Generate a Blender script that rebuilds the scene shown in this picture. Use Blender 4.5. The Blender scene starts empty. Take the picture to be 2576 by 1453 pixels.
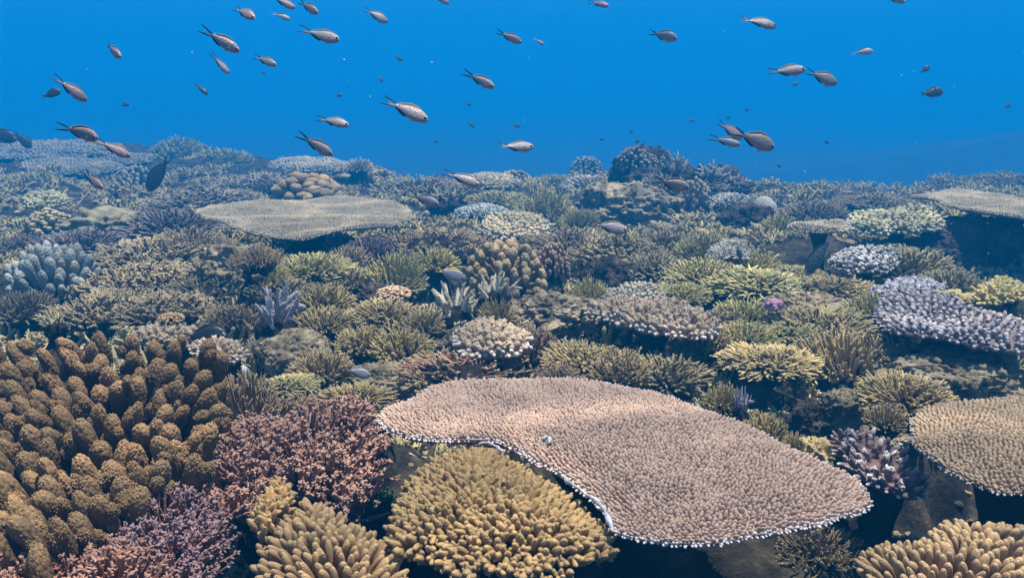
import bpy, math, random
import numpy as np
from mathutils import Vector, Matrix
C = bpy.context.scene.collection
SC = bpy.context.scene
rng = np.random.default_rng(7)
R = math.radians

# ------------------------------------------------------------------ camera, light, exposure
EYE = 0.95                       # camera height over the reef flat (m)
PITCH = 14.0
F = 2231.0                       # focal length in pixels of a 2576 x 1453 frame
cam_d = bpy.data.cameras.new("camera"); cam = bpy.data.objects.new("camera", cam_d); C.objects.link(cam)
cam.location = (0, 0, EYE); cam.rotation_euler = (R(90 - PITCH), 0, 0)
cam_d.sensor_width = 36; cam_d.lens = 36 * F / 2576; cam_d.clip_start = 0.02; cam_d.clip_end = 500
SC.camera = cam
SUN_DIR = Vector((0.17, 0.06, 0.95)).normalized()          # towards the sun: high, a little behind the reef
sun_d = bpy.data.lights.new("sun", 'SUN'); sun = bpy.data.objects.new("sun", sun_d); C.objects.link(sun)
sun_d.energy = 5.0; sun_d.angle = R(0.5); sun_d.color = (1.0, 0.93, 0.82)
sun.rotation_euler = SUN_DIR.to_track_quat('Z', 'Y').to_euler()
W = bpy.data.worlds.new("World"); SC.world = W; W.use_nodes = True
nt = W.node_tree; sky = nt.nodes.new('ShaderNodeTexSky'); sky.sky_type = 'NISHITA'; sky.sun_disc = False
sky.sun_elevation = math.asin(SUN_DIR.z); sky.sun_rotation = math.atan2(SUN_DIR.x, SUN_DIR.y)
nt.links.new(sky.outputs[0], nt.nodes['Background'].inputs[0]); nt.nodes['Background'].inputs[1].default_value = 0.05
SC.view_settings.view_transform = 'Standard'; SC.view_settings.look = 'None'
SC.view_settings.exposure = 1.50; SC.view_settings.gamma = 1.0
SC.render.engine = 'CYCLES'
cy = SC.cycles
cy.use_denoising = True
cy.volume_bounces = 2; cy.max_bounces = 6; cy.diffuse_bounces = 3; cy.glossy_bounces = 2

# ------------------------------------------------------------------ pixel <-> world
FW = np.array([0, math.cos(R(PITCH)), -math.sin(R(PITCH))]); UP = np.array([0, math.sin(R(PITCH)), math.cos(R(PITCH))])
RT = np.array([1.0, 0, 0]); E0 = np.array([0, 0, EYE])
def ray(px, py): return FW + RT * ((px - 1288) / F) + UP * ((726.5 - py) / F)
def onplane(px, py, z):
    d = ray(px, py); return E0 + d * ((z - EYE) / d[2])
def atdepth(px, py, dep): return E0 + ray(px, py) * dep
def slope(y): return -.07 * (np.minimum(y, 11.5) - 4) * (np.asarray(y) > 4)      # the reef flat falls away from y = 4 m
_ds = np.geomspace(.4, 80, 6000)
def onslope(px, py, z):
    d = ray(px, py); P = E0 + d[None] * _ds[:, None]; k = np.argmax(P[:, 2] <= z + slope(P[:, 1])); k = k if k else len(_ds) - 1; return P[k]
def depth(p): return float(np.dot(np.asarray(p) - E0, FW))

# ------------------------------------------------------------------ noise
def _h(ix, iy, iz, s):
    h = (ix * 374761393 + iy * 668265263 + iz * 2147483647 + s * 1274126177) & 0xFFFFFFFF
    h = ((h ^ (h >> 13)) * 1274126177) & 0xFFFFFFFF
    return ((h ^ (h >> 16)) & 0xFFFF) / 65535.0
def vnoise(p, s=0):
    p = np.asarray(p, float); i = np.floor(p).astype(np.int64); f = p - i; f = f * f * (3 - 2 * f)
    x, y, z = i[..., 0], i[..., 1], i[..., 2]; fx, fy, fz = f[..., 0], f[..., 1], f[..., 2]
    def L(a, b, t): return a + (b - a) * t
    return L(L(L(_h(x, y, z, s), _h(x+1, y, z, s), fx), L(_h(x, y+1, z, s), _h(x+1, y+1, z, s), fx), fy),
             L(L(_h(x, y, z+1, s), _h(x+1, y, z+1, s), fx), L(_h(x, y+1, z+1, s), _h(x+1, y+1, z+1, s), fx), fy), fz) * 2 - 1
def fbm(p, o=4, s=0, g=0.5):
    p = np.asarray(p, float); v = 0; a = 1.0
    for k in range(o): v = v + a * vnoise(p * 2 ** k + 17.3 * k, s + k); a *= g
    return v
def nrm(v): return v / np.maximum(np.linalg.norm(v, axis=-1, keepdims=True), 1e-9)

# ------------------------------------------------------------------ mesh building (quads only, all numpy)
class MB:
    def __init__(s): s.V = []; s.F = []; s.T = []; s.N = []; s.n = 0
    def add(s, V, Fq, tip=0.0, rnd=0.5):
        V = np.asarray(V, float).reshape(-1, 3); s.V.append(V); s.F.append(np.asarray(Fq).reshape(-1, 4) + s.n)
        s.T.append(np.broadcast_to(np.asarray(tip, float).ravel(), (len(V),)) if np.size(tip) in (1, len(V)) else tip)
        s.N.append(np.broadcast_to(np.asarray(rnd, float).ravel(), (len(V),))); s.n += len(V); return s
    def mesh(s, name):
        V = np.concatenate(s.V); Fq = np.concatenate(s.F); me = bpy.data.meshes.new(name)
        me.vertices.add(len(V)); me.vertices.foreach_set('co', V.astype(np.float32).ravel())
        me.loops.add(len(Fq) * 4); me.loops.foreach_set('vertex_index', Fq.astype(np.int32).ravel())
        me.polygons.add(len(Fq)); me.polygons.foreach_set('loop_start', np.arange(0, len(Fq) * 4, 4, dtype=np.int32))
        me.polygons.foreach_set('use_smooth', np.ones(len(Fq), bool))
        for nm, A in (('tip', s.T), ('rnd', s.N)):
            me.attributes.new(nm, 'FLOAT', 'POINT').data.foreach_set('value', np.concatenate(A).astype(np.float32))
        me.update(calc_edges=True); return me

PROF = {
 'round': ([0, .3, .6, .8, .92, .98, 1], [1.1, 1, .95, .85, .6, .32, .01]),
 'spike': ([0, .25, .5, .75, .92, 1], [1.2, 1, .8, .6, .36, .01]),
 'club':  ([0, .25, .5, .72, .87, .96, 1], [.7, .85, 1, 1.12, .95, .55, .01]),
 'nub':   ([0, .4, .75, .93, 1], [1.05, 1, .72, .38, .01]),
 'low':   ([0, .5, .88, 1], [1.1, .95, .55, .01]),
 'bead':  ([0, .45, .82, 1], [1, .92, .55, .02]),
}
def bez(P0, P1, P2, t):
    t = np.asarray(t)[None, :, None]; return P0[:, None] * (1 - t) ** 2 + P1[:, None] * 2 * t * (1 - t) + P2[:, None] * t ** 2
def tubes(mb, Cn, Rd, S, rg, jit=0.0, tip=None, rnd=None):
    N, K = Rd.shape
    D = nrm(Cn[:, -1] - Cn[:, 0]); a = nrm(rg.normal(size=(N, 3)) + 1e-3); u = nrm(np.cross(D, a)); v = np.cross(D, u)
    th = np.arange(S) * 2 * np.pi / S
    ring = np.cos(th)[None, :, None] * u[:, None] + np.sin(th)[None, :, None] * v[:, None]      # N,S,3
    rr = Rd[:, :, None] * (1 + jit * rg.uniform(-1, 1, (N, K, S)))
    V = Cn[:, :, None] + rr[..., None] * ring[:, None]
    k = np.arange(K - 1)[:, None] * S; s = np.arange(S)[None]; s2 = (s + 1) % S
    f = np.stack([k + s, k + s2, k + S + s2, k + S + s], -1).reshape(-1, 4)
    Fq = (f[None] + (np.arange(N) * K * S)[:, None, None]).reshape(-1, 4)
    if tip is None: tip = np.broadcast_to(np.linspace(0, 1, K), (N, K))
    if rnd is None: rnd = rg.random(N)
    mb.add(V, Fq, np.repeat(np.asarray(tip).ravel(), S), np.repeat(np.broadcast_to(np.asarray(rnd)[:, None], (N, K)).ravel(), S))
def fingers(mb, P0, P1, rad, prof, S, rg, jit=0.1, bend=0.06, tip0=0.0, tip1=1.0, rnd=None, sag=None):
    t, r = PROF[prof]; L = np.linalg.norm(P1 - P0, axis=1)
    mid = (P0 + P1) / 2 + rg.normal(size=P0.shape) * (bend * L)[:, None]
    if sag is not None: mid = mid + sag
    Cn = bez(P0, mid, P1, t); Rd = np.asarray(rad).reshape(-1, 1) * np.asarray(r)[None]
    tip = np.broadcast_to(tip0 + (tip1 - tip0) * np.asarray(t), Rd.shape)
    if rnd is None: rnd = rg.random(len(P0))
    tubes(mb, Cn, Rd, S, rg, jit, tip, rnd); return Cn, Rd, tip, rnd
def beads(mb, Cn, Rd, tip, rnd, M, size, rg, tmin=.2, tmax=.97, S=5, out=.75, boost=.25, long=1.8):
    N, K = Rd.shape; t = rg.uniform(tmin, tmax, (N, M)) * (K - 1)
    # uniform in arc rather than ring index is near enough here
    i = np.minimum(t.astype(int), K - 2); f = t - i; n = np.arange(N)[:, None]
    c = Cn[n, i] * (1 - f)[..., None] + Cn[n, i + 1] * f[..., None]; r = Rd[n, i] * (1 - f) + Rd[n, i + 1] * f
    tp = tip[n, i] * (1 - f) + tip[n, i + 1] * f
    D = nrm(Cn[:, -1] - Cn[:, 0])[:, None]
    if M > 24:      # close up: nodules in even spirals
        k_ = np.arange(M)[None] + rg.uniform(0, 99, (N, 1)); u = nrm(np.cross(D, np.array([.31, .77, .13]))); v = np.cross(D, u)
        t = (tmin + (tmax - tmin) * (np.arange(M)[None] + rg.uniform(.1, .9, (N, M))) / M)
        al = np.linalg.norm(np.diff(Cn, axis=1), axis=-1).mean(0); al = np.concatenate([[0], np.cumsum(al)]); t = np.interp(t, al / al[-1], np.arange(K)); i = np.minimum(t.astype(int), K - 2); f = t - i
        c = Cn[n, i] * (1 - f)[..., None] + Cn[n, i + 1] * f[..., None]; r = Rd[n, i] * (1 - f) + Rd[n, i + 1] * f; tp = tip[n, i] * (1 - f) + tip[n, i + 1] * f
        an = k_ * 2.399963 + rg.normal(size=(N, M)) * .12; a = np.cos(an)[..., None] * u + np.sin(an)[..., None] * v
    else: a = nrm(np.cross(D, rg.normal(size=(N, M, 3))))
    d = nrm(a * out + D * (1 - out) * 1.6 + rg.normal(size=(N, M, 3)) * .12)
    sz = np.broadcast_to(np.asarray(size, float).reshape(-1, 1), (N, M)) * rg.uniform(.7, 1.25, (N, M))
    P0 = (c + a * (r * .8)[..., None]).reshape(-1, 3); P1 = (c + a * (r * .85)[..., None] + d * (sz * long)[..., None]).reshape(-1, 3)
    tt, rr = PROF['bead']; Cb = bez(P0, (P0 + P1) / 2, P1, tt); Rb = sz.reshape(-1, 1) * np.asarray(rr)[None]
    tb = np.clip(tp.reshape(-1, 1) + boost * np.asarray(tt)[None], 0, 1)
    tubes(mb, Cb, Rb, S, rg, 0.08, tb, np.repeat(rnd, M))
def cubesphere(n):
    g = np.linspace(-1, 1, n + 1); g = np.tan(g * np.pi / 4); A, B = np.meshgrid(g, g, indexing='ij'); o = np.ones_like(A)
    Vs = []; Fs = []; k = 0; i, j = np.meshgrid(np.arange(n), np.arange(n), indexing='ij')
    f = np.stack([i * (n + 1) + j, (i + 1) * (n + 1) + j, (i + 1) * (n + 1) + j + 1, i * (n + 1) + j + 1], -1).reshape(-1, 4)
    for X in ((o, A, B), (-o, B, A), (B, o, A), (A, -o, B), (A, B, o), (B, A, -o)):
        Vs.append(np.stack(X, -1).reshape(-1, 3)); Fs.append(f + k); k += (n + 1) ** 2
    V = nrm(np.concatenate(Vs)); Fq = np.concatenate(Fs)
    key = np.round(V * 1e5).astype(np.int64); _, idx, inv = np.unique(key, axis=0, return_index=True, return_inverse=True)
    return V[idx], inv.ravel()[Fq]
_cs = {}
def blob(mb, c, r, n=16, amp=.12, freq=2.0, o=4, s=0, tip=0.0, rnd=.5, ridge=0.0, flat=None):
    if n not in _cs: _cs[n] = cubesphere(n)
    V, Fq = _cs[n]; q = V * freq + s * 7.13
    d = fbm(q, o, s, .6)
    if ridge: d = d * (1 - ridge) + ridge * (1 - 2 * np.abs(fbm(q * 1.3 + 5, 3, s + 9)))
    P = V * (1 + amp * d)[:, None] * np.asarray(r)
    mb.add(P + np.asarray(c), Fq, tip, rnd)

# ------------------------------------------------------------------ objects
def tag(o, label=None, cat=None, group=None, kind=None):
    if label: o['label'] = label
    if cat: o['category'] = cat
    if group: o['group'] = group
    if kind: o['kind'] = kind
    return o
def root(name, loc, label, cat, group=None, rz=0.0, sc=(1, 1, 1)):
    o = bpy.data.objects.new(name, None); C.objects.link(o); o.location = tuple(map(float, loc)); o.rotation_euler = (0, 0, rz); o.scale = sc
    o.empty_display_size = .05
    return tag(o, label, cat, group)
def ob(name, me, mat, parent=None, col=None, loc=None):
    o = bpy.data.objects.new(name, me); C.objects.link(o)
    if len(me.materials) == 0: me.materials.append(mat)
    elif me.materials[0] != mat: o.material_slots[0].link = 'OBJECT'; o.material_slots[0].material = mat
    if parent: o.parent = parent
    if col is not None: o.color = (*col, 1)
    if loc is not None: o.location = tuple(map(float, loc))
    return o

# ------------------------------------------------------------------ materials
def newmat(name):
    m = bpy.data.materials.new(name); m.use_nodes = True; n = m.node_tree; b = n.nodes['Principled BSDF']
    return m, n, b
def N_(n, t, **k):
    x = n.nodes.new(t)
    for a, v in k.items(): setattr(x, a, v)
    return x
def mathn(n, op, a, b=None, c=None, clamp=False):
    x = N_(n, 'ShaderNodeMath', operation=op, use_clamp=clamp)
    for i, v in enumerate((a, b, c)):
        if v is None: continue
        if isinstance(v, (int, float)): x.inputs[i].default_value = v
        else: n.links.new(v, x.inputs[i])
    return x.outputs[0]
def mixc(n, fac, a, b, mode='MIX'):
    x = N_(n, 'ShaderNodeMix', data_type='RGBA', blend_type=mode)
    for s, v in ((x.inputs[0], fac), (x.inputs[6], a), (x.inputs[7], b)):
        if isinstance(v, (int, float)): s.default_value = v
        elif isinstance(v, tuple): s.default_value = (*v, 1)
        else: n.links.new(v, s)
    return x.outputs[2]
def coral_mat(name, tipcol, k=.7, p=3.0, cells=60.0, bump=.5, dist=.02, mott=6.0, rough=.7):
    m, n, b = newmat(name); L = n.links
    oi = N_(n, 'ShaderNodeObjectInfo'); tc = N_(n, 'ShaderNodeTexCoord')
    at = N_(n, 'ShaderNodeAttribute', attribute_name='tip'); ar = N_(n, 'ShaderNodeAttribute', attribute_name='rnd')
    no = N_(n, 'ShaderNodeTexNoise'); no.inputs['Scale'].default_value = mott; no.inputs['Detail'].default_value = 4; L.new(tc.outputs['Object'], no.inputs['Vector'])
    val = mathn(n, 'MULTIPLY', mathn(n, 'ADD', mathn(n, 'MULTIPLY', ar.outputs['Fac'], .45), .78), mathn(n, 'ADD', mathn(n, 'MULTIPLY', no.outputs['Fac'], 1.1), .45))
    cv = N_(n, 'ShaderNodeCombineColor'); [L.new(val, cv.inputs[i]) for i in range(3)]
    col = mixc(n, 1.0, oi.outputs['Color'], cv.outputs[0], 'MULTIPLY')
    fac = mathn(n, 'MULTIPLY', mathn(n, 'POWER', at.outputs['Fac'], p), k, clamp=True)
    col = mixc(n, fac, col, tipcol); L.new(col, b.inputs['Base Color'])
    vo = N_(n, 'ShaderNodeTexVoronoi'); vo.inputs['Scale'].default_value = cells; L.new(tc.outputs['Object'], vo.inputs['Vector'])
    bp = N_(n, 'ShaderNodeBump'); bp.inputs['Strength'].default_value = bump; bp.inputs['Distance'].default_value = dist; bp.invert = True
    L.new(vo.outputs['Distance'], bp.inputs['Height']); L.new(bp.outputs[0], b.inputs['Normal'])
    b.inputs['Roughness'].default_value = rough; b.inputs['Specular IOR Level'].default_value = .2
    return m
def rock_mat(name, c1, c2, c3, scale=6.0, bump=.6, dist=.02):
    m, n, b = newmat(name); L = n.links; tc = N_(n, 'ShaderNodeTexCoord')
    a = N_(n, 'ShaderNodeTexNoise'); a.inputs['Scale'].default_value = scale; a.inputs['Detail'].default_value = 8; a.inputs['Roughness'].default_value = .65
    d = N_(n, 'ShaderNodeTexNoise'); d.inputs['Scale'].default_value = scale * 7; d.inputs['Detail'].default_value = 6; d.inputs['Roughness'].default_value = .7
    L.new(tc.outputs['Object'], a.inputs['Vector']); L.new(tc.outputs['Object'], d.inputs['Vector'])
    r = N_(n, 'ShaderNodeValToRGB'); L.new(a.outputs['Fac'], r.inputs[0]); e = r.color_ramp.elements
    e[0].position = .36; e[0].color = (*c1, 1); e[1].position = .66; e[1].color = (*c3, 1); x = e.new(.5); x.color = (*c2, 1)
    dv = mathn(n, 'ADD', mathn(n, 'MULTIPLY', d.outputs['Fac'], 1.6), .2)
    cv = N_(n, 'ShaderNodeCombineColor'); [L.new(dv, cv.inputs[i]) for i in range(3)]
    L.new(mixc(n, 1.0, r.outputs[0], cv.outputs[0], 'MULTIPLY'), b.inputs['Base Color'])
    bp = N_(n, 'ShaderNodeBump'); bp.inputs['Strength'].default_value = bump; bp.inputs['Distance'].default_value = dist
    L.new(mathn(n, 'ADD', d.outputs['Fac'], mathn(n, 'MULTIPLY', a.outputs['Fac'], 1.5)), bp.inputs['Height']); L.new(bp.outputs[0], b.inputs['Normal'])
    b.inputs['Roughness'].default_value = .9; b.inputs['Specular IOR Level'].default_value = .1
    return m
def flat_mat(name, c, rough=.6, spec=.2, alpha=1.0):
    m, n, b = newmat(name); b.inputs['Base Color'].default_value = (*c, 1); b.inputs['Roughness'].default_value = rough; b.inputs['Specular IOR Level'].default_value = spec
    b.inputs['Alpha'].default_value = alpha
    return m
M = {}
M['cream'] = coral_mat('coral_cream_tips', (.64, .57, .36), .5, 2.5)
M['white'] = coral_mat('coral_white_tips', (.78, .77, .78), .9, 5.0)
M['lilac'] = coral_mat('coral_lilac_tips', (.67, .655, .69), .8, 3.2)
M['plain'] = coral_mat('coral_plain_tips', (.5, .45, .35), .25, 2.0)
M['near'] = coral_mat('coral_close', (.62, .50, .36), .5, 3.0, cells=700, bump=.5, dist=.0006, mott=9)
M['nearw'] = coral_mat('coral_close_pale', (.84, .82, .82), .9, 4.0, cells=420, bump=.5, dist=.001, mott=30)
M['club'] = coral_mat('coral_brown_finger', (.56, .35, .17), .75, 2.6, cells=16, bump=.3, dist=.02, mott=3)  # pale tips are pigment plus painted sunlight on the finger tops
M['smooth'] = coral_mat('coral_lobes', (.45, .38, .26), .35, 2.0, cells=26, bump=.35, dist=.02, mott=5)
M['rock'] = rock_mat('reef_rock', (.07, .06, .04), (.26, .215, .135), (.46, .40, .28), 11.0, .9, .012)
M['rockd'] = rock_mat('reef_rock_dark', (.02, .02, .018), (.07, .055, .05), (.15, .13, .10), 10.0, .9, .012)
M['ground'] = rock_mat('reef_ground', (.012, .011, .010), (.035, .03, .022), (.11, .095, .06), 11.0, .8, .02)
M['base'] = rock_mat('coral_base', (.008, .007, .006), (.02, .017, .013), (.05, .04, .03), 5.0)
M['lilac2'] = coral_mat('coral_purple_tips', (.42, .32, .36), .5, 2.0, cells=420, bump=.5, dist=.001, mott=30)
M['weed'] = coral_mat('weed', (.05, .16, .03), .5, 2.0, cells=200, bump=.2, dist=.001, mott=30)
M['under'] = coral_mat('small_growth', (.5, .46, .3), .5, 2.5, cells=120, bump=.3, dist=.003, mott=1.2)
M['rosy'] = coral_mat('coral_rosy_tips', (.58, .38, .29), .45, 2.5, cells=420, bump=.5, dist=.001, mott=30)
M['gold'] = coral_mat('coral_close_finger', (.54, .40, .21), .45, 3.5, cells=30, bump=.35, dist=.012, mott=4)
M['rimw'] = coral_mat('coral_growing_rim', (.86, .84, .84), .95, 1.6, cells=420, bump=.4, dist=.0006, mott=30)

# ------------------------------------------------------------------ unit-size coral prototypes (radius 1)
def cap(n, rg, zmin=-.05, j=.35):
    i = np.arange(n) + .5; z = 1 - (1 - zmin) * i / n; a = i * 2.399963 + rg.uniform(0, 6)
    z = np.clip(z + rg.normal(size=n) * j / math.sqrt(n) * .5, -.25, 1); a = a + rg.normal(size=n) * j * .25
    q = np.sqrt(np.maximum(0, 1 - z * z)); return np.stack([q * np.cos(a), q * np.sin(a), z], -1)
def bush_mesh(seed, n=110, fr=.042, H=.8, prof='round', M_=8, bs=.3, split=1, root=.35, lump=.16, jit=.12, zmin=-.05, S=6, up=.0, cup=0.0):
    rg = np.random.default_rng(seed); mb = MB(); d = cap(n, rg, zmin)
    k = 1 + lump * fbm(d * 1.6 + seed, 2, seed) + rg.normal(size=n) * .035
    T = d * k[:, None] * np.array([1, 1, H])
    if cup: T[:, 2] = np.minimum(T[:, 2], H * (1 - cup) + rg.normal(size=n) * .03 + .04 * fbm(T * 3, 2, seed))
    B = T * np.array([root, root, root * .55]) - np.array([0, 0, .12 * H]); B[:, 2] += up * T[:, 2]
    Ln = np.linalg.norm(T - B, axis=1)
    sag = (d * np.array([1, 1, -.6])) * (.07 * Ln)[:, None]
    r = fr * rg.uniform(.8, 1.2, n); Cn, Rd, tp, rn = fingers(mb, B, T, r, prof, S, rg, jit, .03, sag=sag)
    if M_: beads(mb, Cn, Rd, tp, rn, M_, r * bs, rg, .3, .97)
    for q in range(split):
        t0 = rg.uniform(.4, .7, n)[:, None]; P0 = B * (1 - t0) + T * t0; D = nrm(T - B)
        s = nrm(np.cross(D, rg.normal(size=(n, 3)))); P1 = P0 + nrm(D + s * rg.uniform(.45, .9, (n, 1))) * (Ln * rg.uniform(.25, .42, n))[:, None]
        keep = P1[:, 2] > -.1
        Cn, Rd, tp, rn2 = fingers(mb, P0[keep], P1[keep], r[keep] * .85, prof, S, rg, jit, .04, tip0=.4, rnd=rn[keep])
        if M_: beads(mb, Cn, Rd, tp, rn[keep], max(3, M_ // 2), r[keep] * bs, rg, .2, .97)
    return mb.mesh('branches')
def base_mesh(seed, H=.8, r=.62):
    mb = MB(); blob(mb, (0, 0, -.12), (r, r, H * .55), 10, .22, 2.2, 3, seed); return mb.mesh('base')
def thicket_mesh(seed, n=330, L=.24, r=.020, M_=9, H=.45, dens=1.0, prof='round', bl=3.0, bsz=.6):
    rg = np.random.default_rng(seed); mb = MB()
    a = np.arange(n) * 2.399963; q = np.sqrt((np.arange(n) + .5) / n); P = np.stack([q * np.cos(a), q * np.sin(a), 0 * q], -1) + rg.normal(size=(n, 3)) * .03
    P *= (1 + .22 * fbm(np.stack([np.cos(a), np.sin(a), 0 * a], -1) * 1.2 + seed, 2, seed))[:, None]
    z = H * np.sqrt(np.maximum(.0, 1.02 - np.minimum(1, q) ** 2)) + .16 * fbm(P * 2.6 + seed, 3, seed); P[:, 2] = z - L * .6
    g = fbm(P * 3.1 + 9, 2, seed + 3); keep = g > -.42 / dens; P = P[keep]; q = q[keep]; m = len(P)
    o = P * np.array([1, 1, 0]); D = nrm(o * .95 + np.array([0, 0, .75]) + rg.normal(size=(m, 3)) * .32)
    ln = L * rg.uniform(.65, 1.2, m); rr = r * rg.uniform(.8, 1.2, m)
    Cn, Rd, tp, rn = fingers(mb, P, P + D * ln[:, None], rr, prof, 5, rg, .12, .06)
    beads(mb, Cn, Rd, tp, rn, M_, rr * bsz, rg, .25, .98, out=.62, long=bl)
    return mb.mesh('branches')
def lobes_mesh(seed, n=60, r=.14, H=.85, squash=0.0, jit=.07):
    rg = np.random.default_rng(seed); mb = MB(); d = cap(n, rg, -.2, .5); k = 1 + .10 * fbm(d * 1.8 + seed, 2, seed)
    for i in range(n):
        u = d[i] * np.array([1, 1, H]) * k[i] * .92; s = r * rg.uniform(.75, 1.25)
        st = (s, s, s) if not squash else (s * rg.uniform(1, 1 + squash), s * rg.uniform(.8, 1), s * rg.uniform(.8, 1.1))
        n_ = 7 if not squash else 8
        if n_ not in _cs: _cs[n_] = cubesphere(n_)
        V, Fq = _cs[n_]; a = rg.uniform(0, 6.28); V2 = V * (1 + .13 * fbm(V * 1.7 + i * 3.1, 3, seed))[:, None] * np.array(st)
        V2 = np.stack([V2[:, 0] * math.cos(a) - V2[:, 1] * math.sin(a), V2[:, 0] * math.sin(a) + V2[:, 1] * math.cos(a), V2[:, 2]], -1)
        # a stubby stem keeps the lobe joined to the colony
        mb.add(V2 + u, Fq, np.clip(.5 + .5 * (V2 @ d[i]) / s, 0, 1), rg.random())
    P1 = d * np.array([1, 1, H]) * (k * .85)[:, None]; fingers(mb, P1 * .3, P1, r * .75 * np.ones(n), 'nub', 7, rg, .08, .02, 0, .3)
    return mb.mesh('lobes')
def stag_mesh(seed, n=9, L=1.0, r=.085, sub=3, M_=46, spread=.75):
    rg = np.random.default_rng(seed); mb = MB(); a = np.arange(n) * 2.399963 + seed; t = np.linspace(.2, 1.0, n) * spread
    D = nrm(np.stack([np.cos(a) * t, np.sin(a) * t, np.ones(n)], -1)); P0 = D * np.array([.28, .28, 0]); ln = L * rg.uniform(.65, 1.05, n)
    P1 = P0 + D * ln[:, None]; rr = r * rg.uniform(.85, 1.15, n)
    Cn, Rd, tp, rn = fingers(mb, P0, P1, rr, 'spike', 9, rg, .06, .05); beads(mb, Cn, Rd, tp, rn, M_, rr * .17, rg, .02, .99, out=.6)
    for q in range(sub):
        t0 = rg.uniform(.2, .65, n)[:, None]; A = P0 * (1 - t0) + P1 * t0; s = nrm(np.cross(D, rg.normal(size=(n, 3))))
        B = A + nrm(D * .75 + s * .8) * (ln * rg.uniform(.22, .5, n))[:, None]
        Cn, Rd, tp, rn2 = fingers(mb, A, B, rr * .72, 'spike', 8, rg, .06, .05, .3, 1, rn); beads(mb, Cn, Rd, tp, rn2, M_ // 2, rr * .15, rg, .1, .99, out=.6)
    return mb.mesh('branches')
def dome_mesh(seed, amp=.10, H=.8, freq=1.3):
    mb = MB(); blob(mb, (0, 0, 0), (1, 1, H), 30, amp, freq, 6, seed); return mb.mesh('dome')
def rock_mesh(seed, n=30, amp=.30, ridge=.45, freq=1.5):
    mb = MB(); blob(mb, (0, 0, 0), (1, 1, 1), n, amp, freq, 6, seed, ridge=ridge); return mb.mesh('rock')

PROTO = {}
def proto(kind, i):
    key = (kind, i % 4)
    if key in PROTO: return PROTO[key]
    s = 100 + i % 4 * 17
    if kind == 'fine':    m = bush_mesh(s, 190, .030, .8, 'round', 7, .36, 1, .58, .2)
    elif kind == 'spiky': m = bush_mesh(s + 1, 125, .040, .8, 'nub', 8, .32, 1, .48, .2)
    elif kind == 'flat':  m = bush_mesh(s + 2, 190, .031, .62, 'round', 8, .34, 2, .36, .22, cup=.10)
    elif kind == 'stubby':m = bush_mesh(s + 3, 95, .06, .8, 'round', 8, .25, 0, .5, .14)
    elif kind == 'thick': m = bush_mesh(s + 4, 90, .10, .85, 'club', 0, .2, 0, .62, .16, .07, S=10)
    elif kind == 'thicket': m = thicket_mesh(s + 5)
    elif kind == 'twig':  m = thicket_mesh(s + 6, 300, .30, .019, 8, .4, 1.0, 'spike', 3.0, .6)
    elif kind == 'knob':  m = lobes_mesh(s + 7, 105, .098)
    elif kind == 'brain': m = lobes_mesh(s + 8, 42, .20, .75, .7)
    elif kind == 'stag':  m = stag_mesh(s + 9, 9, 1.05, .095, 3, 56, 1.1)
    elif kind == 'stagw': m = stag_mesh(s + 10, 7, 1.1, .098, 3, 90, 1.35)
    elif kind == 'dome':  m = dome_mesh(s + 11, .06)
    elif kind == 'lump':  m = dome_mesh(s + 12, .34, .8, 2.6)
    PROTO[key] = (m, base_mesh(s, .8)); return PROTO[key]

MOUNDS = []          # (x, y, R, z): the reef rock is built up to carry every colony
BNAME = {'knob': 'lobes', 'brain': 'lobes', 'dome': 'dome', 'lump': 'dome'}
_ci = [0]
def colony(kind, cx, cyp, w, h, col, label, name='bush_coral', mat='cream', zb=.02, group=None, cat='coral', hz=None, mound=True, yd=None):
    i = _ci[0]; _ci[0] += 1
    Rr = .2
    for _ in range(3):
        p = onslope(cx, cyp + h * .46, zb); c = p + np.array([0, Rr * .85, 0]); Rr = w / 2 * depth(c) / F
    zb = zb + float(slope(c[1]))
    if yd:        # sits on a rock at a known distance
        d_ = ray(cx, cyp + h * .46); c = E0 + d_ * (yd / d_[1]); zb = float(c[2]) - .02; Rr = w / 2 * depth(c) / F; mound = False
    al = math.atan2(EYE - zb, c[1]); hm = h * depth(c) / F
    H = min(max((hm - Rr * math.sin(al)) / math.cos(al), .42 * Rr), 1.5 * Rr) if hz is None else hz
    if kind in ('fine', 'spiky', 'flat', 'thicket', 'twig', 'stubby'): Rr *= 1.32 if kind in ('fine', 'flat') else 1.22; H *= 1.08      # neighbours touch and grow into one another
    me, bm = proto(kind, i); rg = np.random.default_rng(i + 5)
    o = root(name, (c[0], c[1], zb), label, cat, group, rg.uniform(0, 6.28), (Rr, Rr, H / .8))
    ob(BNAME.get(kind, 'branches'), me, M[mat], o, col)
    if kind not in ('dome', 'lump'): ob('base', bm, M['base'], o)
    if mound: MOUNDS.append((c[0], c[1], Rr, zb))
    return o
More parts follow.
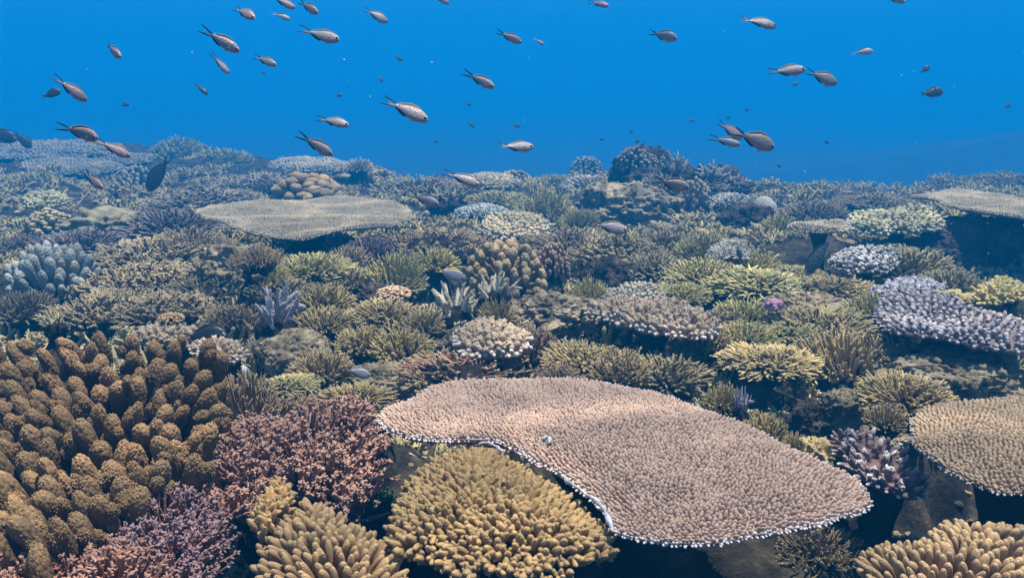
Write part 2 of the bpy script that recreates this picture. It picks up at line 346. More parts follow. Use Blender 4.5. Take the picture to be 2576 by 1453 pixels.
def rock(cx, cyp, w, h, label, zb=0.0, mat='rock', name='reef_rock', seed=None, dy=.8, n=34, amp=.30, ridge=.45, freq=1.5, sink=.25, lumps=220):
    i = _ci[0]; _ci[0] += 1
    Rr = .2
    for _ in range(3):
        p = onslope(cx, cyp + h * .46, zb); c = p + np.array([0, Rr * dy * .85, 0]); Rr = w / 2 * depth(c) / F
    zb = zb + float(slope(c[1])); al = math.atan2(EYE - zb, c[1]); hm = h * depth(c) / F
    H = max((hm - Rr * dy * math.sin(al)) / math.cos(al), .3 * Rr)
    mb = MB(); blob(mb, (0, 0, H * (.5 - sink)), (Rr, Rr * dy, H * (.5 + sink)), int(n * 1.35), amp, freq, 7, (seed or i) + 3, ridge=ridge * .55)
    rq = np.random.default_rng(i + 900); V, Fq = cubesphere(5); Vr = mb.V[0]; cand = np.where(Vr[:, 2] > np.percentile(Vr[:, 2], 35))[0]
    for a in rq.choice(cand, lumps):          # crusts, turf tufts and stubs growing on the stone
        s_ = Rr * rq.uniform(.02, .075); mb.add(V * (1 + .5 * fbm(V * 2.1 + a, 3, int(a) % 40))[:, None] * s_ * np.array([1, 1, rq.uniform(.5, 1.2)]) + Vr[a] * .99, Fq, 0, rq.random())
    me = mb.mesh('rock'); o = ob(name, me, M[mat]); o.location = (c[0], c[1], zb); tag(o, label, 'rock'); MOUNDS.append((c[0], c[1], Rr * .9, zb - .01)); return o

# ---- plates
def smooth_outline(P, n):
    P = np.asarray(P, float); k = len(P); t = np.linspace(0, k, n, endpoint=False); i = t.astype(int); f = (t - i)[:, None]
    a, b, c, d = P[(i - 1) % k], P[i % k], P[(i + 1) % k], P[(i + 2) % k]
    Q = .5 * (2 * b + (c - a) * f + (2 * a - 5 * b + 4 * c - d) * f ** 2 + (3 * b - a - 3 * c + d) * f ** 3)
    L = np.concatenate([[0], np.cumsum(np.linalg.norm(np.diff(np.vstack([Q, Q[:1]]), axis=0), axis=1))]); s = np.linspace(0, L[-1], n, endpoint=False)
    Qc = np.vstack([Q, Q[:1]]); return np.stack([np.interp(s, L, Qc[:, 0]), np.interp(s, L, Qc[:, 1])], -1)
def inside(P, O):
    x, y = P[:, 0:1], P[:, 1:2]; a = O; b = np.roll(O, -1, 0)
    c = ((a[None, :, 1] > y) != (b[None, :, 1] > y)) & (x < (b[:, 0] - a[:, 0])[None] * (y - a[None, :, 1]) / ((b[:, 1] - a[:, 1])[None] + 1e-12) + a[None, :, 0])
    return c.sum(1) % 2 == 1
def edge_dist(P, O):
    a = O; d = np.roll(O, -1, 0) - a; out = np.empty(len(P)); q = np.empty((len(P), 2))
    for s in range(0, len(P), 2000):
        p = P[s:s + 2000]; t = np.clip(((p[:, None] - a[None]) * d[None]).sum(-1) / (d * d).sum(-1)[None], 0, 1); c = a[None] + t[..., None] * d[None]
        e = np.linalg.norm(p[:, None] - c, axis=-1); k = e.argmin(1); out[s:s + 2000] = e[np.arange(len(p)), k]; q[s:s + 2000] = c[np.arange(len(p)), k]
    return out, q
def plate(O, z, sp, fr, fh, col, label, seed=1, mat='near', matrim='nearw', thick=.02, und=.012, tilt=(0, 0), name='table_coral', cat='table coral', group=None,
          prof='nub', S=7, rimw=None, lean=.5, Mb=0, stalk=True, jit=.06, rimfrac=.9, droop=.0, hvar=.2, zg=-.05, extra=None):
    rg = np.random.default_rng(seed); c0 = O.mean(0)
    def zt(P):
        q = np.concatenate([(P - c0) / .22, np.zeros((len(P), 1))], 1)
        e, _ = edge_dist(P, O)
        return z + und * fbm(q + seed, 3, seed) + (P - c0) @ np.asarray(tilt) - droop * np.exp(-e / .06)
    rt = root(name, (c0[0], c0[1], z), label, cat, group); loc = np.array([c0[0], c0[1], z])
    # body: rings from a small middle out to the rim and back underneath
    fr_ = [.02, .25, .45, .62, .77, .88, .95, 1.0]; rings = []; k = len(O)
    for f in fr_: P = c0 + (O - c0) * f; rings.append(np.column_stack([P, zt(P)]))
    for f in (.99, .93, .8, .6, .35, .12, .02):
        P = c0 + (O - c0) * f; rings.append(np.column_stack([P, zt(P) - thick * (.35 + 1.6 * (1 - f)) + .006 * fbm(np.column_stack([P * 30, P[:, 0] * 0]), 2, 3)]))
    V = np.array(rings) - loc; nr = len(rings); i, j = np.meshgrid(np.arange(nr - 1), np.arange(k), indexing='ij')
    Fq = np.stack([i * k + j, i * k + (j + 1) % k, (i + 1) * k + (j + 1) % k, (i + 1) * k + j], -1).reshape(-1, 4)
    body = MB(); body.add(V, Fq, 0.0, .35)
    # branchlets
    lo, hi = O.min(0), O.max(0); nx = int((hi[0] - lo[0]) / sp) + 2; ny = int((hi[1] - lo[1]) / (sp * .87)) + 2
    gx, gy = np.meshgrid(np.arange(nx), np.arange(ny), indexing='ij'); P = np.stack([lo[0] + (gx + .5 * (gy % 2)) * sp, lo[1] + gy * sp * .87], -1).reshape(-1, 2)
    # a slow warp so the rows wander the way colonies grow
    wq = np.column_stack([P / (sp * 9), np.zeros(len(P))]); P = P + np.stack([fbm(wq, 2, seed + 1), fbm(wq + 31, 2, seed + 2)], -1) * sp * 1.1 + rg.normal(size=P.shape) * sp * .13
    P = P[inside(P, O)]; e, q = edge_dist(P, O)
    rimw = rimw or sp * 1.1; m = e > rimw * .55; P, e, q = P[m], e[m], q[m]
    outw = nrm(q - P); zz = zt(P); ln = np.clip(lean * np.exp(-e / (rimw * 2.2)), 0, 1.2)[:, None]
    tl = np.column_stack([outw * ln, np.ones(len(P))]) + np.column_stack([(P - c0) / (np.ptp(O[:, 0]) + .01) * .5, np.zeros(len(P))]) + rg.normal(size=(len(P), 3)) * np.array([.10, .10, 0])
    D = nrm(tl); B = np.column_stack([P, zz - fh * .15]) - loc; h_ = fh * rg.uniform(1 - hvar, 1 + hvar, len(P)); r_ = fr * rg.uniform(.85, 1.15, len(P))
    Cn, Rd, tp, rn = fingers(body, B, B + D * (h_ * 1.15)[:, None], r_, prof, S, rg, jit, .03, 0, .9)
    if Mb: beads(body, Cn, Rd, tp, rn, Mb, r_ * .28, rg, .2, .95)
    ob('plate', body.mesh('plate'), M[mat], rt, col)
    # growing rim
    rim = MB(); cnt = max(20, int(np.linalg.norm(np.diff(np.vstack([O, O[:1]]), axis=0), axis=1).sum() / (sp * rimfrac)))
    for row, (ins, ang, lz) in enumerate(((.85, .45, .95), (.42, .95, .8), (.14, 1.6, .62))):
        A = smooth_outline(O, cnt); tn = nrm(np.roll(A, -1, 0) - np.roll(A, 1, 0)); no_ = np.stack([tn[:, 1], -tn[:, 0]], -1)
        if (((A - c0) * no_).sum(1) < 0).mean() > .5: no_ = -no_
        A = A - no_ * (ins * rimw) + tn * rg.uniform(-.5, .5, (cnt, 1)) * sp * .8 + no_ * rg.normal(size=(cnt, 1)) * sp * .22; zz = zt(A)
        D = nrm(np.column_stack([no_ * ang, np.ones(cnt) * (1.0 if row < 2 else .25)]) + rg.normal(size=(cnt, 3)) * .13)
        B = np.column_stack([A, zz - .003]) - loc; h_ = fh * lz * rg.uniform(.6, 1.3, cnt)
        fingers(rim, B, B + D * h_[:, None], fr * rg.uniform(.75, 1.1, cnt) * (.9, .8, .66)[row], prof, S, rg, jit, .05, .0, (.55, .85, 1.0)[row])
    ob('rim', rim.mesh('rim'), M[matrim], rt, col)
    if stalk:
        st = MB(); hgt = z - zg; rs = .045 * min(np.ptp(O[:, 0]), np.ptp(O[:, 1])) + .02
        P0 = np.array([[0, 0, -hgt - .05]]); P1 = np.array([[0, 0, -thick]]); t = np.linspace(0, 1, 8); Cn = bez(P0, (P0 + P1) / 2 + .03, P1, t)
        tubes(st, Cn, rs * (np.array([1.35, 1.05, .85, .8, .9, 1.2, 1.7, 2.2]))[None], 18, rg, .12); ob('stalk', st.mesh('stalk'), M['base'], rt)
    return rt
def px_outline(pts, z, n=150, noise=.006, seed=0):
    Q = smooth_outline([onplane(a, b, z)[:2] for a, b in pts], n); c = Q.mean(0)
    return Q + nrm(Q - c) * (noise * fbm(np.column_stack([Q * 28, Q[:, 0] * 0 + seed]), 3, seed))[:, None]
def ell_outline(cx, cyp, w, h, z, n=96, seed=0, amp=.10):
    a = np.arange(n) * 2 * np.pi / n; k = 1 + amp * fbm(np.stack([np.cos(a), np.sin(a), a * 0 + seed], -1) * 1.4, 3, seed)
    P = np.array([onplane(cx + w / 2 * math.cos(t), cyp + h / 2 * math.sin(t), z)[:2] for t in a]); c = P.mean(0); return c + (P - c) * k[:, None]
def plate_px(cx, cyp, w, h, z, sp, col, label, fh=None, seed=1, amp=.10, **kw):
    sl = float(slope(onslope(cx, cyp, z)[1])); z = z + sl; kw['zg'] = kw.get('zg', -.02) + sl
    O = ell_outline(cx, cyp, w, h, z, seed=seed, amp=amp); d = depth((*O.mean(0), z)); s = sp * d / F
    return plate(O, z, s, s * .43, fh * d / F if fh else s * 1.05, col, label, seed=seed, rimfrac=.8, zg=kw.pop('zg', -.02), **kw)

# ---- close colonies whose fingers are parts
def finger_proto(kind, s):
    rg = np.random.default_rng(900 + s); mb = MB(); Z = np.zeros((1, 3)); T = np.array([[0, 0, 1.0]])
    if kind == 'club':      # thick brown club covered in nodules
        Cn, Rd, tp, rn = fingers(mb, Z, T, [.155], 'club', 16, rg, .12, .11, 0, .78, rnd=np.array([rg.random()])); beads(mb, Cn, Rd, tp, rn, 420, [.0150], rg, .0, .985, S=7, out=.75, boost=.45, long=1.45)
        for q in range(1 + s % 4):
            a = rg.uniform(0, 6.28); A = np.array([[0, 0, rg.uniform(.42, .72)]]); k_ = rg.uniform(.14, .30); B = A + np.array([[math.cos(a) * k_, math.sin(a) * k_, rg.uniform(.10, .30)]])
            Cn, Rd, tp, rn2 = fingers(mb, A, B, [rg.uniform(.085, .12)], 'club', 12, rg, .1, .08, .2, .6, rn); beads(mb, Cn, Rd, tp, rn2, 130, [.0150], rg, .1, .98, S=7, out=.75, boost=.45, long=1.45)
    elif kind == 'gold':    # short branch of knobbly cones
        Cn, Rd, tp, rn = fingers(mb, Z, T, [rg.uniform(.14, .20)], 'nub', 12, rg, .12, .09); beads(mb, Cn, Rd, tp, rn, 90, [.026], rg, .05, .98, S=6, out=.72, boost=.25, long=1.15)
        for q in range(2 + s % 3):
            a = rg.uniform(0, 6.28); A = np.array([[0, 0, rg.uniform(.3, .6)]]); B = A + np.array([[math.cos(a) * .26, math.sin(a) * .26, rg.uniform(.16, .34)]])
            Cn, Rd, tp, rn2 = fingers(mb, A, B, [.115], 'nub', 10, rg, .1, .05, .3, .95, rn); beads(mb, Cn, Rd, tp, rn2, 44, [.024], rg, .05, .98, S=6, out=.72, boost=.25, long=1.15)
    else:                   # smooth tan finger with nodules, round tip
        Cn, Rd, tp, rn = fingers(mb, Z, T, [.155], 'round', 14, rg, .05, .05); beads(mb, Cn, Rd, tp, rn, 120, [.020], rg, .05, .98, S=6, out=.75, boost=.3, long=1.2)
    return mb.mesh('finger')
FP = {}
def aligned(o, p, d, L, Rs, rg):
    z = Vector(d).normalized(); q = z.to_track_quat('Z', 'Y') @ __import__('mathutils').Quaternion((0, 0, 1), rg.uniform(0, 6.28))
    o.matrix_local = Matrix.Translation(Vector(p)) @ q.to_matrix().to_4x4() @ Matrix.Diagonal((Rs, Rs, L, 1))
def finger_colony(rt, items, kind, mat, col, rg, cmax=100):
    """items: (base point local, direction, length, thickness scale) sorted nearest first"""
    out = []
    for i, (p, d, L, Rs) in enumerate(items[:cmax]):
        k = (kind, i % 7)
        if k not in FP: FP[k] = finger_proto(kind, i % 7)
        o = ob('finger', FP[k], M[mat], rt, np.asarray(col) * rg.uniform(.85, 1.15)); aligned(o, p, d, L, Rs, rg); out.append(o)
    rest = items[cmax:]
    if rest:      # beyond the hundred nearest: one part
        mb = MB()
        for i, (p, d, L, Rs) in enumerate(rest):
            me = FP[(kind, i % 7)]; nv = len(me.vertices); co = np.empty(nv * 3, np.float32); me.vertices.foreach_get('co', co); co = co.reshape(-1, 3) * (Rs, Rs, L)
            fi = np.empty(len(me.loops), np.int32); me.loops.foreach_get('vertex_index', fi); tp = np.empty(nv, np.float32); me.attributes['tip'].data.foreach_get('value', tp)
            q = Vector(d).normalized().to_track_quat('Z', 'Y') @ __import__('mathutils').Quaternion((0, 0, 1), rg.uniform(0, 6.28)); mb.add(co @ np.array(q.to_matrix()).T + p, fi, tp, rg.random())
        tag(ob('back_fingers', mb.mesh('back_fingers'), M[mat], rt, col), kind='stuff'); rest = []
    if rest:
        mb = MB(); P0 = np.array([r[0] for r in rest]); D = nrm(np.array([r[1] for r in rest])); L = np.array([r[2] for r in rest]); Rs = np.array([r[3] for r in rest])
        Cn, Rd, tp, rn = fingers(mb, P0, P0 + D * L[:, None], Rs * .18, 'nub', 9, rg, .1, .05); beads(mb, Cn, Rd, tp, rn, 110, Rs * .026, rg, .05, .98, S=6, out=.72, long=1.15)
        tag(ob('back_fingers', mb.mesh('back_fingers'), M[mat], rt, col), kind='stuff')
    return out

# ================================================================== the reef
OL = (.46, .42, .13); OG = (.36, .35, .14); YE = (.46, .37, .12); TA = (.27, .19, .115); MV = (.15, .105, .08); PU = (.17, .15, .165)
RB = (.20, .085, .06); GY = (.20, .20, .17); CR = (.36, .31, .21); BL = (.17, .23, .25); BR = (.20, .125, .05); LI = (.27, .25, .27); DK = (.07, .06, .055)  # BL has the blue of the water haze put into it

# ---- the big table in front
T1 = [(955,1050),(975,1025),(1020,1010),(1050,990),(1075,978),(1150,960),(1250,952),(1400,947),(1500,955),(1600,970),(1680,990),(1730,1015),(1800,1048),(1870,1075),(1950,1112),(2020,1138),(2095,1174),(2150,1206),(2181,1238),(2184,1264),(2164,1288),(2105,1311),(2000,1335),(1900,1352),(1750,1366),(1690,1370),(1600,1352),(1548,1328),(1525,1290),(1500,1258),(1450,1225),(1410,1195),(1345,1170),(1310,1145),(1250,1117),(1200,1112),(1130,1117),(1060,1110),(1000,1095),(965,1072)]
O1 = px_outline(T1, .37, 260, .004, 3)
t1 = plate(O1, .37, .0067, .0033, .0080, (.345, .24, .195), 'huge pinkish brown table coral with a white rim filling the foreground', seed=3, thick=.014, und=.009, lean=1.0, zg=-.05, rimfrac=.75, rimw=.010, matrim='rimw')
def ribbon(rt, name, pts, r, mat, col, seed=1, S=8):
    rg = np.random.default_rng(seed); P = np.array(pts, float) - np.array(rt.location); n = len(P); t = np.linspace(0, n - 1, n * 6)
    Q = np.stack([np.interp(t, np.arange(n), P[:, k]) for k in range(3)], -1); Q = (np.roll(Q, 1, 0) + Q * 2 + np.roll(Q, -1, 0)) / 4; Q[0] = P[0]; Q[-1] = P[-1]
    Q += 1.1 * r * np.stack([fbm(Q * 70, 2, seed), fbm(Q * 70 + 9, 2, seed + 3), .5 * fbm(Q * 70 + 5, 2, seed + 6)], -1)
    mb = MB()
    rr = r * (1 + .75 * fbm(Q * 90 + 3, 3, seed + 1)); rr[0] = rr[-1] = r * .1
    tubes(mb, Q[None], rr[None], S, rg, .15, np.full((1, len(Q)), .8)); return ob(name, mb.mesh(name), M[mat], rt, col)
M['dead'] = rock_mat('bare_skeleton', (.22, .23, .25), (.42, .43, .47), (.62, .62, .66), 30, .4, .003)
ribbon(t1, 'dead_edge', [onplane(a, b, .379) for a, b in ((1412,1192),(1432,1212),(1470,1236),(1500,1258),(1520,1285),(1532,1312),(1548,1338))], .0026, 'dead', (.6, .6, .66), 4)
ribbon(t1, 'dead_edge', [onplane(a, b, .375) for a, b in ((1205,1118),(1225,1110),(1248,1120),(1262,1136))], .0028, 'dead', (.6, .6, .66), 5)

ribbon(t1, 'scar', [onplane(a, b, .388) for a, b in ((1366,1104),(1374,1099),(1384,1104),(1382,1113),(1372,1116))], .0026, 'dead', (.6, .6, .66), 6)

# ---- the second table, middle left
T2 = [(493,532),(540,521),(620,511),(720,505),(800,500),(880,497),(960,505),(1000,515),(1031,528),(1028,545),(1000,558),(985,570),(930,572),(860,580),(815,596),(760,604),(690,598),(620,580),(560,560),(510,546)]
plate(px_outline(T2, .11, 200, .012, 5), .11, .0115, .0049, .013, (.29, .26, .19), 'wide pale grey table coral standing over dark shade, below the lobed brown coral', seed=5, mat='near', thick=.03, und=.012, lean=.9)
# ---- third table at the right edge
T3 = [(2298,1058),(2310,1036),(2360,1012),(2450,1003),(2576,1001),(2700,1008),(2780,1100),(2740,1240),(2576,1240),(2500,1230),(2420,1196),(2350,1146),(2310,1106)]
plate(px_outline(T3, .34, 180, .005, 7), .34, .0078, .0037, .0090, (.30, .215, .135), 'tan table coral cut by the right edge of the picture, below a pitted rock', seed=7, thick=.014, und=.010, lean=.9, zg=-.2, rimw=.009)
# ---- far right table
T4 = [(2290,491),(2350,486),(2385,474),(2440,469),(2500,480),(2576,495),(2760,535),(2800,600),(2576,560),(2480,546),(2400,522),(2350,502)]
plate(px_outline(T4, .16, 160, .012, 9), .16, .0135, .0058, .012, (.27, .25, .18), 'broad grey table coral high at the right edge with deep shade below', seed=9, thick=.03, und=.015, lean=.8, tilt=(-.02, -.02))

PL = [  # cx cy w h z spacing fh colour mats label
 (2058, 565, 150, 28, .20, 8, 9, (.32,.29,.20), 'near', 'nearw', 'small round flat table coral on a thin stalk, upper right'),
 (2255, 553, 235, 52, .16, 15, 17, (.27,.27,.16), 'cream', 'white', 'knobbly pale green plate coral just below the broad grey table'),
 (2172, 642, 178, 46, .17, 17, 17, (.15,.14,.12), 'white', 'white', 'white knobbed oval plate coral beside the upright parrotfish'),
 (2290, 712, 190, 44, .14, 19, 15, LI, 'lilac', 'lilac', 'faded lilac plate coral behind the white tipped lilac plate'),
 (2525, 722, 135, 52, .20, 18, 18, YE, 'cream', 'cream', 'yellowish knobbly plate coral at the right edge under dark shade'),
 (1235, 842, 190, 62, .17, 23, 24, (.30,.23,.155), 'near', 'nearw', 'beige knob plate coral with white rim knobs in front of the white staghorn'),
 (770, 412, 184, 30, .24, 9, 9, (.30,.29,.26), 'cream', 'white', 'grey plate coral on the skyline above the lobed brown coral'),
 (165, 372, 300, 30, .22, 10, 10, GY, 'plain', 'white', 'long grey plate coral topping the far left ridge'),
 (185, 418, 260, 32, .16, 9, 9, GY, 'plain', 'white', 'grey plate coral roofing the dark hollow at left'),
 (110, 390, 230, 24, .17, 9, 9, (.2,.22,.19), 'plain', 'cream', 'faded plate coral along the left ridge under the topmost plate'),
 (300, 398, 150, 20, .13, 9, 9, GY, 'plain', 'cream', 'small pale plate coral beside the pair of diving fish at left'),
 (1290, 568, 170, 48, .15, 14, 17, CR, 'cream', 'white', 'cream domed knob plate coral above the brown cauliflower coral'),
 (1838, 504, 100, 26, .15, 10, 11, GY, 'white', 'white', 'pale knobbed plate coral beside the smooth grey boulder coral'),
 (1225, 456, 130, 28, .17, 10, 12, CR, 'cream', 'white', 'pale nubby plate coral behind the fish on the middle skyline'),
 (1600, 736, 150, 52, .10, 13, 15, GY, 'cream', 'cream', 'grey knobbed plate coral between two olive bushes, mid right'),
 (1215, 528, 130, 24, .13, 9, 10, (.27,.31,.29), 'white', 'white', 'pale bluish fine coral ledge above the mauve thicket'),
 (110, 498, 105, 30, .14, 13, 14, (.30,.29,.17), 'cream', 'cream', 'pale yellow knob plate coral left of the dark hollow'),
 (545, 886, 120, 42, .27, 17, 19, (.28,.22,.16), 'near', 'nearw', 'small white tipped plate coral behind the brown club coral, beside the black fish'),
 (430, 830, 170, 40, .26, 17, 17, (.26,.21,.14), 'near', 'near', 'cream knobbed plate coral ledge behind the brown club coral'),
 (1835, 622, 110, 36, .15, 10, 11, (.25,.25,.22), 'plain', 'white', 'pale grey plate coral with a little dark fish in front'),
]
for i, (a, b, w, h, z, sp, fh, col, m1, m2, lab) in enumerate(PL):
    rt = plate_px(a, b, w, h, z, sp, col, lab, fh=fh, seed=20 + i, mat=m1, matrim=m2, name='plate_coral', cat='coral', prof='round' if sp > 12 else 'nub', S=7 if sp > 12 else 6,
             Mb=6 if sp > 16 else 0, thick=.02, und=.02, lean=.9, amp=.16, droop=.02)
    if z > .21 and b > 1000: pass
# the lilac plate with chunky white tipped knobs
T8 = [(2208,800),(2215,760),(2260,742),(2330,745),(2390,752),(2440,770),(2520,800),(2600,830),(2640,870),(2576,875),(2500,872),(2420,862),(2330,850),(2250,832)]
plate(px_outline(T8, .22, 150, .012, 11), .22, .0245, .0082, .024, (.19, .155, .15), 'large lilac plate coral with chunky white tipped knobs over black shade at right', seed=11, mat='lilac', matrim='lilac', thick=.025, und=.02,
      prof='round', S=8, Mb=0, lean=1.0, hvar=.12, zg=-.1)
TB = [(1478,766),(1530,752),(1600,760),(1680,770),(1745,786),(1790,818),(1782,846),(1700,852),(1640,836),(1580,818),(1520,792)]
plate(px_outline(TB, .17, 120, .012, 17), .17, .0265, .0105, .030, (.29, .22, .15), 'long sloping beige knob plate coral beside the algae covered rock', seed=17, mat='near', matrim='nearw', thick=.02, und=.02,
      prof='round', S=8, Mb=10, lean=1.0, hvar=.3, zg=-.05, name='plate_coral', cat='coral', rimfrac=.7)
T9 = [(2100,1108),(2130,1090),(2180,1092),(2230,1110),(2270,1140),(2310,1180),(2325,1215),(2290,1225),(2240,1215),(2190,1190),(2140,1150)]
plate(px_outline(T9, .27, 110, .008, 13), .27, .020, .0065, .030, (.15, .10, .10), 'purple brown knob coral with white tips between the big table and the right table', seed=13, mat='white', matrim='white', thick=.02, und=.02,
      prof='round', S=8, Mb=8, lean=1.1, hvar=.3, name='plate_coral', cat='coral', zg=-.2)

